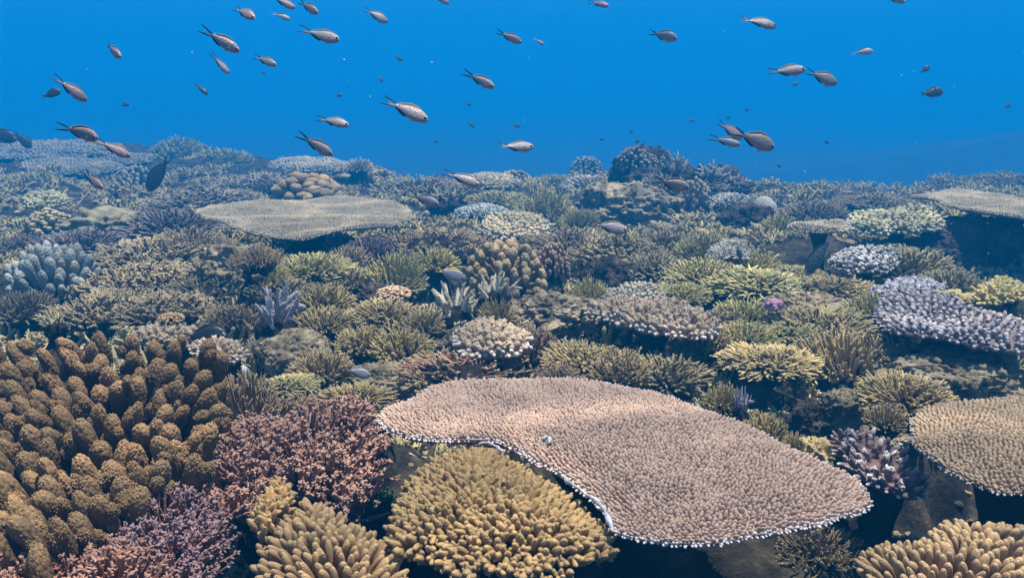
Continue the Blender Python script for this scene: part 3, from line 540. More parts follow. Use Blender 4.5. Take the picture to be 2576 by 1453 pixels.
# ---- bushes and the rest, far to near: kind cx cy w h colour mat label (zb) (name)
G1 = 'olive bush corals on the reef'
CO = [
 # skyline, left
 ('fine', 425, 378, 135, 50, OG, 'plain', 'hazy rounded bush coral on the left skyline', .0),
 ('fine', 528, 400, 140, 40, OG, 'plain', 'hazy low bush coral at the right end of the left skyline', .0),
 ('knob', 330, 448, 90, 60, GY, 'smooth', 'pale lumpy coral under the dark tilted surgeonfish', .02, 'lobed_coral'),
 ('spiky', 60, 452, 130, 50, OG, 'plain', 'dull green bush coral left of the dark hollow', .02),
 ('thicket', 470, 490, 230, 66, (0.255, 0.215, 0.165), 'plain', 'broad grey thicket coral left of the wide pale table', .02, 'thicket_coral'),
 ('thicket', 610, 455, 200, 56, (0.270, 0.227, 0.176), 'plain', 'grey thicket coral sloping up to the lobed brown coral', .06, 'thicket_coral'),
 ('brain', 758, 470, 160, 68, (.23,.15,.065), 'smooth', 'lobed brown coral like folded fists behind the wide pale table', .10, 'lobed_coral'),
 ('stubby', 896, 414, 62, 30, CR, 'white', 'tiny pale knob coral standing on the grey skyline rock', .24),
 ('twig', 1055, 455, 180, 60, (0.300, 0.273, 0.187), 'cream', 'grey green finger coral dome right of the skyline rock', .10),
 ('stag', 1120, 490, 150, 66, (0.285, 0.247, 0.187), 'cream', 'grey spiky coral under the fish on the middle skyline', .06, 'staghorn_coral'),
 ('knob', 1292, 448, 100, 40, (0.240, 0.202, 0.165), 'smooth', 'dusky lumpy coral on the middle skyline', .06, 'lobed_coral'),
 ('fine', 1240, 500, 140, 44, OG, 'cream', 'green grey bush coral below the middle skyline', .04),
 ('fine', 1375, 520, 135, 70, OG, 'cream', 'rounded green grey bush coral left of the yellowish ledge rock', .03),
 ('knob', 1478, 418, 84, 42, BL, 'smooth', 'pale turquoise cauliflower coral on the skyline left of the dark rock tower', .06, 'cauliflower_coral'),
 ('stubby', 1480, 456, 110, 34, CR, 'white', 'pale knob coral at the foot of the dark rock tower', .06),
 ('fine', 1395, 458, 110, 40, OG, 'plain', 'hazy bush coral between the skyline lumps', .02),
 #('stag', 1690, 408, 120, 58, (0.255, 0.221, 0.176), 'cream', 'spiky staghorn coral on top of the dark rock tower', .36, 'staghorn_coral'),
 #('stag', 1790, 430, 140, 50, (0.285, 0.247, 0.198), 'white', 'pale tipped staghorn coral on the right shoulder of the rock tower', .26, 'staghorn_coral'),
 #('knob', 1596, 386, 90, 44, DK, 'smooth', 'dark lumpy coral capping the rock tower', .46, 'lobed_coral'),
 ('knob', 1755, 492, 92, 84, (0.300, 0.234, 0.165), 'smooth', 'knobbly grey brown coral beside the rock tower', .04, 'lobed_coral'),
 ('dome', 1930, 515, 68, 44, (0.390, 0.364, 0.330), 'smooth', 'smooth grey boulder coral on a dark ledge', .08, 'boulder_coral'),
 ('fine', 1925, 472, 130, 34, OG, 'plain', 'hazy bush coral at the right end of the skyline', .0),
 ('thicket', 2065, 478, 170, 40, (0.240, 0.208, 0.154), 'plain', 'hazy thicket coral in the dip at right', .0, 'thicket_coral'),
 ('thicket', 2230, 500, 160, 46, (0.285, 0.234, 0.132), 'plain', 'brownish thicket coral left of the broad grey table', .03, 'thicket_coral'),
 ('fine', 2062, 530, 130, 44, (0.225, 0.182, 0.132), 'plain', 'grey bush coral behind the small round flat table', .03),
 ('spiky', 1965, 566, 80, 50, OL, 'cream', 'olive bush coral left of the small round flat table', .06),
 # left middle
 ('lump', 235, 562, 190, 66, (.22,.205,.13), 'smooth', 'lumpy yellow grey boulder coral below the dark hollow', .02, 'boulder_coral'),
 ('knob', 95, 556, 120, 54, (0.360, 0.312, 0.176), 'smooth', 'pale lumpy coral at left below the yellow knob plate', .02, 'lobed_coral'),
 ('fine', 165, 606, 175, 52, PU, 'plain', 'dark purple grey bush coral above the haze tinted finger coral', .03),
 ('fine', 40, 610, 110, 44, PU, 'plain', 'purple grey bush coral at the left edge', .02),
 ('thick', 88, 690, 215, 140, BL, 'smooth', 'haze tinted coral of fat rounded fingers at the left edge', .02, 'finger_coral'),
 ('fine', 400, 556, 190, 60, (.17,.15,.16), 'plain', 'lilac grey bush coral left of the wide pale table', .06),
 ('thicket', 330, 628, 250, 80, (0.330, 0.254, 0.143), 'cream', 'tan thicket coral below the yellow grey boulder coral', .04, 'thicket_coral'),
 ('twig', 455, 598, 150, 80, (0.315, 0.247, 0.165), 'cream', 'grey tan thicket coral in the shade edge of the wide table', .06, 'thicket_coral'),
 ('thicket', 330, 700, 260, 96, (0.330, 0.254, 0.138), 'cream', 'wide tan thicket coral right of the haze tinted finger coral', .04, 'thicket_coral'),
 ('twig', 215, 770, 240, 100, (0.330, 0.260, 0.138), 'cream', 'tan twig coral spreading beside the dark gap at left', .06, 'thicket_coral'),
 ('thicket', 385, 770, 200, 84, (0.285, 0.221, 0.132), 'cream', 'tan thicket coral just behind the brown club coral', .07, 'thicket_coral'),
 ('twig', 640, 640, 100, 66, (0.405, 0.286, 0.154), 'cream', 'little tan bush coral crowning the lumpy rock at left', .16),
 ('fine', 760, 672, 170, 60, OL, 'cream', 'low olive bush coral right of the lumpy rock', .08),
 ('spiky', 862, 648, 120, 60, (0.240, 0.176, 0.099), 'cream', 'brown olive bush coral in front of the wide table', .05),
 ('fine', 925, 624, 95, 52, (0.180, 0.130, 0.154), 'plain', 'small purple bush coral in the shade right of the wide table', .05),
 ('spiky', 985, 690, 130, 100, OL, 'cream', 'rounded olive bush coral standing alone left of the brown cauliflower coral', .02),
 ('twig', 1085, 596, 230, 90, (0.277, 0.189, 0.132), 'cream', 'mauve brown branching thicket coral right of the wide table', .06, 'thicket_coral'),
 ('spiky', 1090, 648, 110, 60, OL, 'cream', 'small olive bush coral under the mauve brown thicket', .04),
 ('knob', 1268, 690, 215, 150, (.27,.20,.095), 'smooth', 'big brown cauliflower coral dome in the middle of the reef', .0, 'cauliflower_coral'),
 ('knob', 1392, 644, 90, 96, (0.225, 0.150, 0.105), 'smooth', 'dark brown lobed coral touching the right of the big brown dome', .06, 'lobed_coral'),
 ('twig', 1440, 596, 170, 80, (0.277, 0.208, 0.138), 'cream', 'grey brown thicket coral behind the big brown dome', .08, 'thicket_coral'),
 ('thicket', 1570, 618, 210, 84, (0.255, 0.202, 0.110), 'cream', 'grey olive thicket coral under the lone fish at mid right', .07, 'thicket_coral'),
 ('twig', 1690, 596, 140, 66, (0.270, 0.208, 0.132), 'cream', 'grey brown twig coral right of the lone fish at mid right', .06, 'thicket_coral'),
 ('fine', 1460, 548, 80, 44, OG, 'plain', 'small green grey bush coral left of the ledge rock foot', .05),
 ('fine', 1780, 622, 130, 74, OG, 'cream', 'green bush coral with upright fingers left of the pale grey plate', .06),
 ('fine', 1785, 688, 150, 62, OL, 'cream', 'domed olive bush coral below the green upright bush', .06, None, G1),
 ('fine', 1898, 664, 110, 50, OL, 'cream', 'small olive bush coral beside the dark gap of the parrotfish', .06, None, G1),
 ('flat', 1935, 712, 230, 76, OL, 'cream', 'wide olive bush coral in front of the parrotfish gap', .06, None, G1),
 ('flat', 1715, 735, 140, 66, OL, 'cream', 'olive bush coral right of the grey knobbed plate', .06, None, G1),
 ('fine', 1480, 736, 90, 60, OL, 'cream', 'small round olive bush coral right of the big brown dome', .05, None, G1),
 ('flat', 2130, 722, 170, 60, (0.300, 0.227, 0.066), 'cream', 'yellow olive bush coral left of the faded lilac plate', .07, None, G1),
 ('fine', 2330, 668, 200, 84, (0.225, 0.195, 0.077), 'cream', 'sloping olive bush coral right of the white knobbed oval plate', .03, None, G1),
 ('fine', 2420, 715, 140, 66, (0.225, 0.195, 0.083), 'cream', 'dim olive bush coral between lilac plates and the yellow edge plate', .05, None, G1),
 # middle foreground
 ('twig', 566, 784, 110, 84, TA, 'cream', 'tan spiky bush coral left of the lilac staghorn', .05),
 ('stag', 680, 790, 160, 130, (.38,.33,.37), 'lilac', 'lilac staghorn coral with stout pointed branches', .08, 'staghorn_coral'),
 ('spiky', 802, 752, 130, 72, (0.315, 0.247, 0.083), 'cream', 'olive bush coral right of the lilac staghorn, the upper one', .10, None, G1),
 ('spiky', 800, 808, 135, 70, (0.315, 0.247, 0.083), 'cream', 'olive bush coral right of the lilac staghorn, the lower one', .07, None, G1),
 ('flat', 960, 784, 170, 80, (0.435, 0.312, 0.121), 'cream', 'pale tan bush coral left of the white staghorn', .08),
 ('knob', 985, 738, 90, 26, (0.495, 0.351, 0.220), 'smooth', 'row of pale pinkish knobs behind the pale tan bush', .13, 'lobed_coral'),
 ('spiky', 1060, 812, 100, 56, (0.390, 0.299, 0.121), 'cream', 'small tan bush coral at the foot of the white staghorn', .08),
 ('stagw', 1148, 768, 150, 108, (.70,.64,.50), 'cream', 'white staghorn coral, the taller and nearer of the two', .08, 'staghorn_coral'),
 ('stagw', 1240, 738, 130, 80, (.68,.62,.50), 'cream', 'white staghorn coral in front of the big brown dome', .14, 'staghorn_coral'),
 ('spiky', 1246, 786, 90, 66, (0.390, 0.299, 0.110), 'cream', 'small yellow olive bush coral between white staghorn and algae rock', .09),
 ('spiky', 1340, 872, 140, 92, (0.270, 0.143, 0.083), 'cream', 'reddish brown bush coral right of the beige knob plate', .06),
 ('spiky', 905, 858, 120, 74, (0.375, 0.299, 0.099), 'cream', 'yellow green bush coral left of its brighter neighbour', .07),
 ('spiky', 1005, 868, 150, 88, (0.465, 0.364, 0.127), 'cream', 'bright yellow green bush coral with pointed fingers', .07),
 ('spiky', 800, 926, 155, 86, (0.405, 0.286, 0.121), 'cream', 'tan bush coral spreading over the pale bare rock', .09),
 ('flat', 702, 972, 130, 46, (0.391, 0.352, 0.137), 'cream', 'pale yellow fuzzy coral mat under the pale bare rock', .15),
 ('twig', 1150, 936, 260, 76, (0.300, 0.150, 0.094), 'cream', 'long reddish brown bush coral behind the huge table', .10),
 ('flat', 1475, 900, 165, 96, (0.420, 0.312, 0.116), 'cream', 'pale olive bush coral right of the reddish brown bush', .09),
 ('fine', 1560, 930, 150, 76, (0.315, 0.215, 0.077), 'cream', 'brown olive bush coral with long combed fingers behind the huge table', .08),
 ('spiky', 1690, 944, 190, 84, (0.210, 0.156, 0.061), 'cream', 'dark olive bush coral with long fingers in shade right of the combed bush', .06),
 ('spiky', 1900, 792, 160, 72, OL, 'cream', 'olive bush coral just left of the pink sponge', .08, None, G1),
 ('twig', 1790, 800, 150, 60, (0.300, 0.215, 0.143), 'cream', 'mauve grey twig coral right of the long beige knob plate', .09, 'thicket_coral'),
 ('spiky', 1800, 860, 160, 76, (0.300, 0.221, 0.088), 'cream', 'olive brown bush coral in the shade below the long beige plate', .08),
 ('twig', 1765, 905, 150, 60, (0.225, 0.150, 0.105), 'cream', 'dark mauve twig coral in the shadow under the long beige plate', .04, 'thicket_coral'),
 ('flat', 1960, 908, 215, 84, (0.495, 0.358, 0.121), 'cream', 'golden olive bush coral with radiating fingers, the brightest at right', .12),
 ('fine', 1885, 846, 130, 60, OL, 'cream', 'olive bush coral behind the golden radiating bush', .10, None, G1),
 ('flat', 2100, 818, 230, 100, (0.270, 0.208, 0.077), 'cream', 'big olive bush coral left of the large lilac plate', .08, None, G1),
 ('fine', 2170, 900, 210, 130, (0.383, 0.280, 0.099), 'cream', 'tall olive bush coral right of the golden radiating bush', .07),
 ('fine', 2318, 992, 190, 84, (0.435, 0.319, 0.121), 'cream', 'tan olive bush coral just above the right table', .18),
 ('lump', 2412, 748, 80, 30, (0.390, 0.325, 0.132), 'smooth', 'smooth yellowish lump of coral behind the large lilac plate', .19, 'boulder_coral'),
 ('fine', 2500, 785, 160, 56, (0.300, 0.240, 0.094), 'cream', 'olive bush coral behind the large lilac plate at the right edge', .10),
 ('spiky', 1832, 1006, 90, 70, (0.390, 0.312, 0.121), 'cream', 'small yellow green spiky coral behind the right half of the huge table', .20),
 ('stag', 1870, 1030, 70, 60, (.27,.23,.30), 'lilac', 'little lilac branching coral behind the huge table', .20, 'staghorn_coral'),
 ('spiky', 1935, 1085, 110, 80, (0.375, 0.286, 0.099), 'cream', 'olive spiky coral along the rear rim of the huge table', .22),
 ('spiky', 2010, 1122, 80, 56, (0.375, 0.286, 0.099), 'cream', 'small olive spiky coral at the end of the rear rim of the huge table', .24),
 ('lump', 2065, 1130, 80, 54, (0.495, 0.377, 0.176), 'smooth', 'smooth pale yellow soft lump by the right rear of the huge table', .24, 'soft_coral'),
 ('twig', 690, 1036, 170, 84, (0.360, 0.215, 0.132), 'cream', 'rosy tan twig coral under the pale yellow mat', .18),
 ('spiky', 880, 1004, 170, 60, (0.375, 0.267, 0.099), 'cream', 'olive tan coral fringe left of the huge table', .19),
 ('fine', 598, 1020, 150, 130, (0.255, 0.163, 0.094), 'cream', 'brown fine bush coral wedged beside the brown club coral', .18),
 ('spiky', 1985, 978, 90, 60, (0.225, 0.156, 0.088), 'plain', 'dark brown stubby coral under the golden radiating bush', .05),
 ('spiky', 2245, 1050, 90, 70, (0.285, 0.195, 0.099), 'cream', 'brown olive bush coral at the left tip of the right table', .20),
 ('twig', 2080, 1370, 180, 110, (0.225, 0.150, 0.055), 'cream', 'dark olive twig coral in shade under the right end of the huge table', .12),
 ('stag', 120, 812, 84, 50, (0.414, 0.385, 0.231), 'cream', 'pale cream staghorn tuft behind the brown club coral', .24, 'staghorn_coral'),
 ('dome', 608, 934, 34, 32, (0.517, 0.506, 0.578), 'smooth', 'small pale blue rounded sponge beside the pale bare rock', .20, 'sponge'),
 ('lump', 1953, 764, 46, 18, (.44,.25,.36), 'smooth', 'bright pink sponge crust among olive corals', .17, 'sponge'),
 ('knob', 420, 800, 66, 22, (0.450, 0.305, 0.154), 'smooth', 'row of tan rounded coral knobs near the black fish', .28, 'lobed_coral'),
]
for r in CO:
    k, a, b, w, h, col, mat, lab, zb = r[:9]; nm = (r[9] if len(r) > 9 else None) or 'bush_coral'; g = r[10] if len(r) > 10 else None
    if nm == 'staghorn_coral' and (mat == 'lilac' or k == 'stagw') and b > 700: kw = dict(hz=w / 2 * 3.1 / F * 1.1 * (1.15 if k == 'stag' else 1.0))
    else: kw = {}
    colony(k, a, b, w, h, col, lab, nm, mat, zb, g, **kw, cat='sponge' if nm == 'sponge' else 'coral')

EX = [
 #('twig', 1740, 452, 150, 46, (.22,.21,.18), 'cream', 'grey twig coral filling the slope right of the dark rock tower', .20, 'thicket_coral'),
 #('fine', 1660, 470, 100, 40, OG, 'cream', 'grey green bush coral on the shoulder below the staghorn topped tower', .18),
 ('thicket', 1850, 462, 120, 36, (.2,.19,.16), 'cream', 'low grey thicket coral at the foot of the pale tipped staghorn', .06, 'thicket_coral'),
 ('fine', 1545, 470, 90, 40, OG, 'plain', 'green grey bush coral between pale knobs and the ledge rock', .06),
 ('twig', 1330, 604, 110, 50, (.25,.2,.16), 'cream', 'mauve grey twig coral squeezed above the big brown dome', .07, 'thicket_coral'),
 ('fine', 1650, 668, 150, 56, (.26,.24,.13), 'cream', 'grey olive bush coral under the grey brown twig coral at mid right', .05),
 ('fine', 1590, 780, 120, 40, OL, 'cream', 'olive bush coral just behind the long sloping beige plate', .09),
 ('flat', 2005, 836, 150, 60, OL, 'cream', 'olive bush coral between the golden radiating bush and rubble rock', .09),
 ('flat', 2020, 688, 130, 44, (.36,.31,.12), 'cream', 'olive bush coral at the tail side of the parrotfish gap', .05),
 ('fine', 2215, 776, 110, 60, OL, 'cream', 'olive bush coral tucked against the left tip of the large lilac plate', .08),
 ('spiky', 1410, 950, 110, 56, (.22,.14,.09), 'cream', 'brown bush coral between the long reddish bush and the pale olive one', .09),
 ('fine', 880, 700, 120, 50, (.27,.23,.11), 'cream', 'olive brown bush coral below the wide table, left of the lone rounded bush', .03),
 ('twig', 700, 720, 130, 56, (.25,.215,.14), 'cream', 'tan twig coral at the lower right of the lumpy rock', .05, 'thicket_coral'),
 ('fine', 690, 700, 70, 40, OL, 'plain', 'small olive tuft on the right flank of the lumpy rock', .08),
 ('twig', 480, 720, 150, 70, (.25,.22,.15), 'cream', 'tan twig coral in the fold left of the lumpy rock', .04, 'thicket_coral'),
 ('fine', 30, 770, 120, 70, (.2,.18,.12), 'plain', 'dim brownish bush coral at the left edge under the fat finger coral', .04),
 ('spiky', 640, 1090, 130, 70, (.2,.13,.1), 'cream', 'brown bush coral between the club coral and the rosy thicket', .17),
 ('thicket', 650, 868, 70, 40, (.22,.19,.12), 'plain', 'brown turf tuft in the dark nook left of the pale bare rock', .07, 'thicket_coral'),
]
for r in EX:
    k, a, b, w, h, col, mat, lab, zb = r[:9]; colony(k, a, b, w, h, col, lab, r[9] if len(r) > 9 else 'bush_coral', mat, zb)

# ---- rocks
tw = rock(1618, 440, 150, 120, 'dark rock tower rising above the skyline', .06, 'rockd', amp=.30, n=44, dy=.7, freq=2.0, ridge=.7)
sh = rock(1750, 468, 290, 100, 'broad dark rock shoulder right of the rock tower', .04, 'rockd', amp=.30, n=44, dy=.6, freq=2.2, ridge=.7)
ty, sy = tw.location.y - .12, sh.location.y - .15
for k, a, b, w, h, col, mat, lab, nm, yd in (
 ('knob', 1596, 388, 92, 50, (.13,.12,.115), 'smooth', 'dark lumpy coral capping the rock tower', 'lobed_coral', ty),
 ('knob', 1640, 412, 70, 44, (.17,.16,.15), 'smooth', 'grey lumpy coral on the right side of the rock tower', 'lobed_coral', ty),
 ('stag', 1700, 412, 110, 60, (.2,.2,.19), 'cream', 'spiky staghorn coral beside the top of the dark rock tower', 'staghorn_coral', sy),
 ('stag', 1790, 432, 120, 52, (.22,.22,.21), 'white', 'pale tipped staghorn coral on the right shoulder of the rock tower', 'staghorn_coral', sy),
 ('stag', 1850, 452, 90, 40, (.22,.22,.2), 'white', 'pale tipped staghorn coral low at the end of the rock shoulder', 'staghorn_coral', sy),
 ('twig', 1735, 448, 150, 46, (.22,.21,.18), 'cream', 'grey twig coral filling the slope right of the dark rock tower', 'thicket_coral', sy - .1),
 ('fine', 1660, 455, 110, 46, (.22,.21,.16), 'cream', 'grey green bush coral on the shoulder below the staghorn topped tower', 'bush_coral', sy - .1)):
    colony(k, a, b, w, h, col, lab, nm, mat, 0, yd=yd)
rock(1600, 512, 240, 90, 'yellow grey ledge rock under the dark rock tower', .0, 'rock', amp=.34, n=44, ridge=.6)
rock(905, 440, 150, 52, 'grey pitted rock on the skyline left of the finger coral dome', .06, 'rock', amp=.4, ridge=.6)
rock(570, 690, 230, 120, 'lumpy tan rock overgrown with coral below the wide table', .0, 'rock', amp=.42, n=44, ridge=.65, freq=2.2)
rock(1390, 792, 230, 84, 'algae covered tan rubble rock right of the white staghorn', .02, 'rock', amp=.34, n=48, ridge=.7, freq=2.6)
rock(738, 892, 180, 104, 'pale bare rock with a smooth flank left of the tan bush', .02, 'rock', amp=.2, n=40, ridge=.3)
rock(1150, 880, 110, 80, 'grey brown rock under the beige knob plate', .0, 'rock', amp=.4, n=36, ridge=.6, freq=2)
rock(2440, 955, 350, 140, 'big pitted tan rock at right under the lilac plate', .06, 'rock', amp=.26, n=56, ridge=.7, freq=2.8)
rock(2150, 1040, 160, 110, 'grey blocky rock below the tall olive bush', .08, 'rock', amp=.3, n=44, ridge=.5, freq=1.9)
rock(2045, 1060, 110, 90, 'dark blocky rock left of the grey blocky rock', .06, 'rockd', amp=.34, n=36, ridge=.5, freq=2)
rock(2230, 1110, 130, 60, 'rough brown rock wedged left of the right table', .12, 'rock', amp=.34, n=36, ridge=.6, freq=2.2)
rock(2050, 775, 180, 56, 'grey rubble rock beside the pink sponge', .06, 'rock', amp=.34, n=36, ridge=.7, freq=2.6)
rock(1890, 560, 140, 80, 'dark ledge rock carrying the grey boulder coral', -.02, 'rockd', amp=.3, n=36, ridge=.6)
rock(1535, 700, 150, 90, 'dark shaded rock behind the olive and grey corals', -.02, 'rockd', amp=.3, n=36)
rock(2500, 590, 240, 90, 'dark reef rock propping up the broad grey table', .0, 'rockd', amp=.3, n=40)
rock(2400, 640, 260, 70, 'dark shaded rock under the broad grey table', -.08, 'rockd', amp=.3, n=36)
rock(960, 960, 170, 70, 'brown rubble rock with white specks near the small pale fish', .03, 'rock', amp=.34, n=36, ridge=.7, freq=2.4)
rock(960, 745, 120, 50, 'grey rock behind the pale tan bush', .0, 'rockd', amp=.3)

# ================================================================== close colonies
rg = np.random.default_rng(77)
# ---- brown club coral, left: a steep mound of fat fingers; (px, py) of each finger tip
TIPS = [(20,858),(144,852),(248,832),(231,862),(328,842),(385,858),(157,878),(188,909),(255,889),(335,882),(395,899),(479,902),(268,922),(352,922),(436,914),(111,939),(184,946),(20,956),(345,946),(446,956),(402,976),(489,969),(533,978),(565,962),
 (80,982),(188,986),(245,1016),(281,1040),(395,1052),(426,1067),(536,1065),(111,1074),(117,1100),(312,1103),(338,1118),(50,1137),(194,1144),(493,1140),(60,1184),(345,1174),(214,1197),(305,1197),(355,1224),(7,1234),(131,1301),(90,1365),
 (60,905),(300,960),(140,1020),(20,1040),(350,1010),(470,1020),(440,1110),(250,1110),(150,1180),(410,1160),(270,1160),(-40,900),(-60,1000),(-50,1120),(20,1300),(-60,1240),(500,1085),(560,1020),(90,1240),(240,1250)]
rg2 = np.random.default_rng(4)
for _ in range(4000):            # smaller fingers crowd in between the big ones
    q = (rg2.uniform(-60, 575), rg2.uniform(850, 1330))
    if q[1] < 1330 - max(0, q[0] - 120) * .62 and min(math.hypot(q[0] - t[0], (q[1] - t[1]) * 1.1) for t in TIPS) > 46 and len(TIPS) < 100: TIPS.append(q)
bro = root('club_coral', (-.62, 1.35, 0), 'massive brown coral of fat knobbly fingers filling the left foreground', 'coral'); bl = np.array(bro.location)
items = []
for px, py in sorted(TIPS, key=lambda q: -q[1]):
    yy = np.interp(py, [820, 900, 1000, 1100, 1200, 1370], [1.80, 1.62, 1.42, 1.30, 1.18, 1.02]) + rg.normal() * .02 + .10 * (px - 280) / 2231
    d = ray(px, py); tip = E0 + d * (yy / d[1])
    lean = np.array([(px - 230) / 700 + rg.normal() * .14, -.20 + rg.normal() * .14, 1.0]); lean /= np.linalg.norm(lean)
    L = rg.uniform(.12, .165); items.append((tip - lean * L - bl, lean, L, rg.uniform(.074, .108)))
finger_colony(bro, items, 'club', 'club', (.066, .046, .020), rg)  # body colour darkened to carry the shade between the fingers
mb = MB(); 
Y, X = np.meshgrid(np.linspace(.86, 1.85, 60), np.linspace(-1.25, -.54, 60), indexing='ij')
pyv = np.interp(Y, [1.02, 1.18, 1.30, 1.42, 1.62, 1.80], [1370, 1200, 1100, 1000, 900, 820])
zz = EYE + Y * np.array([(FW[2] + UP[2] * (726.5 - p) / F) / (FW[1] + UP[1] * (726.5 - p) / F) for p in pyv.ravel()]).reshape(Y.shape) - .11
zz -= 1.6 * np.maximum(0, X + .62) + .9 * np.maximum(0, Y - 1.74); zz += .03 * fbm(np.stack([X, Y, X * 0], -1) * 14, 4, 2)
V = np.stack([X, Y, zz], -1) - bl; n = 60; i, j = np.meshgrid(np.arange(n - 1), np.arange(n - 1), indexing='ij')
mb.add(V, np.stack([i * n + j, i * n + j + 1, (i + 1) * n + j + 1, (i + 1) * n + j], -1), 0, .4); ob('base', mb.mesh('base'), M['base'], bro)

def patch_items(out, z, dome, sp, L, Rs, rg, outk=1.2, front=0.0, seed=0, n=140):
    """fingers standing on a domed patch whose outline (pixels) lies in the plane z"""
    O = smooth_outline([onplane(a, b, z)[:2] for a, b in out], n); c = O.mean(0); lo, hi = O.min(0), O.max(0)
    nx = int((hi[0] - lo[0]) / sp) + 2; ny = int((hi[1] - lo[1]) / (sp * .87)) + 2; gx, gy = np.meshgrid(np.arange(nx), np.arange(ny), indexing='ij')
    P = np.stack([lo[0] + (gx + .5 * (gy % 2)) * sp, lo[1] + gy * sp * .87], -1).reshape(-1, 2) + rg.normal(size=(nx * ny, 2)) * sp * .17
    P = P + rg.normal(size=P.shape) * sp * .12; P = P[inside(P, O)]; e, q = edge_dist(P, O); em = e.max(); k = np.sqrt(np.clip(e / em, 0, 1))
    zt = z + dome * (k - .55) + .012 * fbm(np.column_stack([P * 12, P[:, 0] * 0 + seed]), 2, seed); ow = nrm(q - P)
    D = nrm(np.column_stack([ow * (outk * (1 - k) ** 1.1)[:, None], np.full(len(P), .9)]) + np.column_stack([(P - c) * 1.2, np.zeros(len(P))]) + np.array([0, -front, 0]) + rg.normal(size=(len(P), 3)) * .12)
    it = []
    for m in np.argsort(P[:, 1]):
        l = L * rg.uniform(.65, 1.3); T = np.array([P[m, 0], P[m, 1], zt[m]]); it.append((T - D[m] * l * .8, D[m], l, Rs * rg.uniform(.85, 1.15)))
    return it, O, c
def patch_base(rt, O, c, z, dome, drop=.05, thick=.10, seed=0, mat='base', shrink=.9):
    mb = MB(); rings = []; k = len(O)
    for f, dz in ((.02, dome * .45), (.4, dome * .3), (.7, dome * .05), (.88, -dome * .45), (1.0, -dome * .9), (.9, -dome - thick * .5), (.6, -dome - thick), (.3, -dome - thick * 2.2), (.02, -dome - thick * 3)):
        P = c + (O - c) * f * shrink; zz = np.full(k, z + dz - drop) + .012 * fbm(np.column_stack([P * 16, P[:, 0] * 0 + dz * 40]), 3, seed); rings.append(np.column_stack([P, zz]))
    V = np.array(rings) - np.array(rt.location); nr = len(rings); i, j = np.meshgrid(np.arange(nr - 1), np.arange(k), indexing='ij')
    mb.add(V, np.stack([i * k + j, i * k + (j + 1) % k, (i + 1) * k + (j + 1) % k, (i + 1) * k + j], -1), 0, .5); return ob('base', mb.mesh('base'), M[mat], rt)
def near_fingers(out, z, dome, sp, L, Rs, kind, mat, col, label, seed, outk=1.2, front=0.0, name='finger_coral', drop=.035):
    rg = np.random.default_rng(seed); it, O, c = patch_items(out, z, dome, sp, L, Rs, rg, outk, front, seed); loc = np.array([c[0], c[1], z - .2]); rt = root(name, loc, label, 'coral')
    it = [(p - loc, d, l, r) for p, d, l, r in it]; finger_colony(rt, it, kind, mat, col, rg); patch_base(rt, O, c, z, dome, drop=drop, seed=seed); return rt
gold = near_fingers([(1000,1205),(1040,1160),(1085,1128),(1180,1110),(1262,1116),(1345,1162),(1418,1196),(1470,1234),(1520,1280),(1552,1330),(1512,1375),(1420,1405),(1300,1412),(1160,1405),(1080,1370),(985,1345),(970,1305),(990,1260)],
    .372, .050, .0130, .033, .036, 'gold', 'gold', (.27, .175, .068), 'golden yellow finger coral dome under the cut edge of the huge table', 31, 1.5, .12)
ribbon(gold, 'dead_edge', [onplane(a, b, .372) for a, b in ((1130,1180),(1170,1176),(1205,1182),(1240,1198),(1275,1212),(1312,1216))], .0017, 'dead', (.6, .6, .66), 7)
tan = near_fingers([(640,1375),(660,1310),(720,1270),(770,1235),(850,1255),(905,1300),(965,1345),(1000,1395),(1030,1470),(1000,1560),(700,1560),(640,1450)],
    .34, .05, .0146, .042, .039, 'tan', 'gold', (.22, .135, .065), 'tan finger coral with rounded nodular tips at the bottom, left of the golden one', 37, 1.3, .1)
near_fingers([(630,1300),(640,1250),(690,1205),(735,1215),(740,1250),(700,1290),(660,1320)], .36, .03, .0120, .028, .032, 'gold', 'gold', (.52, .32, .13), 'small peach knobbly coral between rosy thicket and tan finger coral', 39, 1.2)
near_fingers([(2150,1385),(2200,1335),(2290,1345),(2345,1300),(2390,1272),(2460,1300),(2576,1298),(2660,1310),(2700,1400),(2660,1560),(2260,1560),(2170,1460)],
    .33, .06, .0145, .040, .038, 'tan', 'gold', (.27, .18, .10), 'big tan finger coral in the bottom right corner', 41, 1.3, .08)

# ---- thickets
def near_thicket(out, z, dome, sp, L, r, mat, col, label, seed, Mn=10, name='thicket_coral', base='base', outk=.9, und=.03, bl=3.0, bsz=.62):
    rg = np.random.default_rng(seed); it, O, c = patch_items(out, z, dome, sp, L, 1, rg, outk, .1, seed); loc = np.array([c[0], c[1], z - .2]); rt = root(name, loc, label, 'coral')
    mb = MB(); P = np.array([i[0] for i in it]) - loc; D = np.array([i[1] for i in it]); ln = np.array([i[2] for i in it]); m = len(P)
    P[:, 2] += und * fbm(P * 18 + seed, 3, seed); D = nrm(D + rg.normal(size=D.shape) * .25); rr = r * rg.uniform(.8, 1.2, m)
    Cn, Rd, tp, rn = fingers(mb, P, P + D * ln[:, None], rr, 'round', 6, rg, .1, .07); beads(mb, Cn, Rd, tp, rn, Mn, rr * bsz, rg, .2, .98, S=6, out=.62, long=bl)
    ob('branches', mb.mesh('branches'), M[mat], rt, col); patch_base(rt, O, c, z, dome, drop=L * .75, seed=seed, mat=base, shrink=.74); return rt
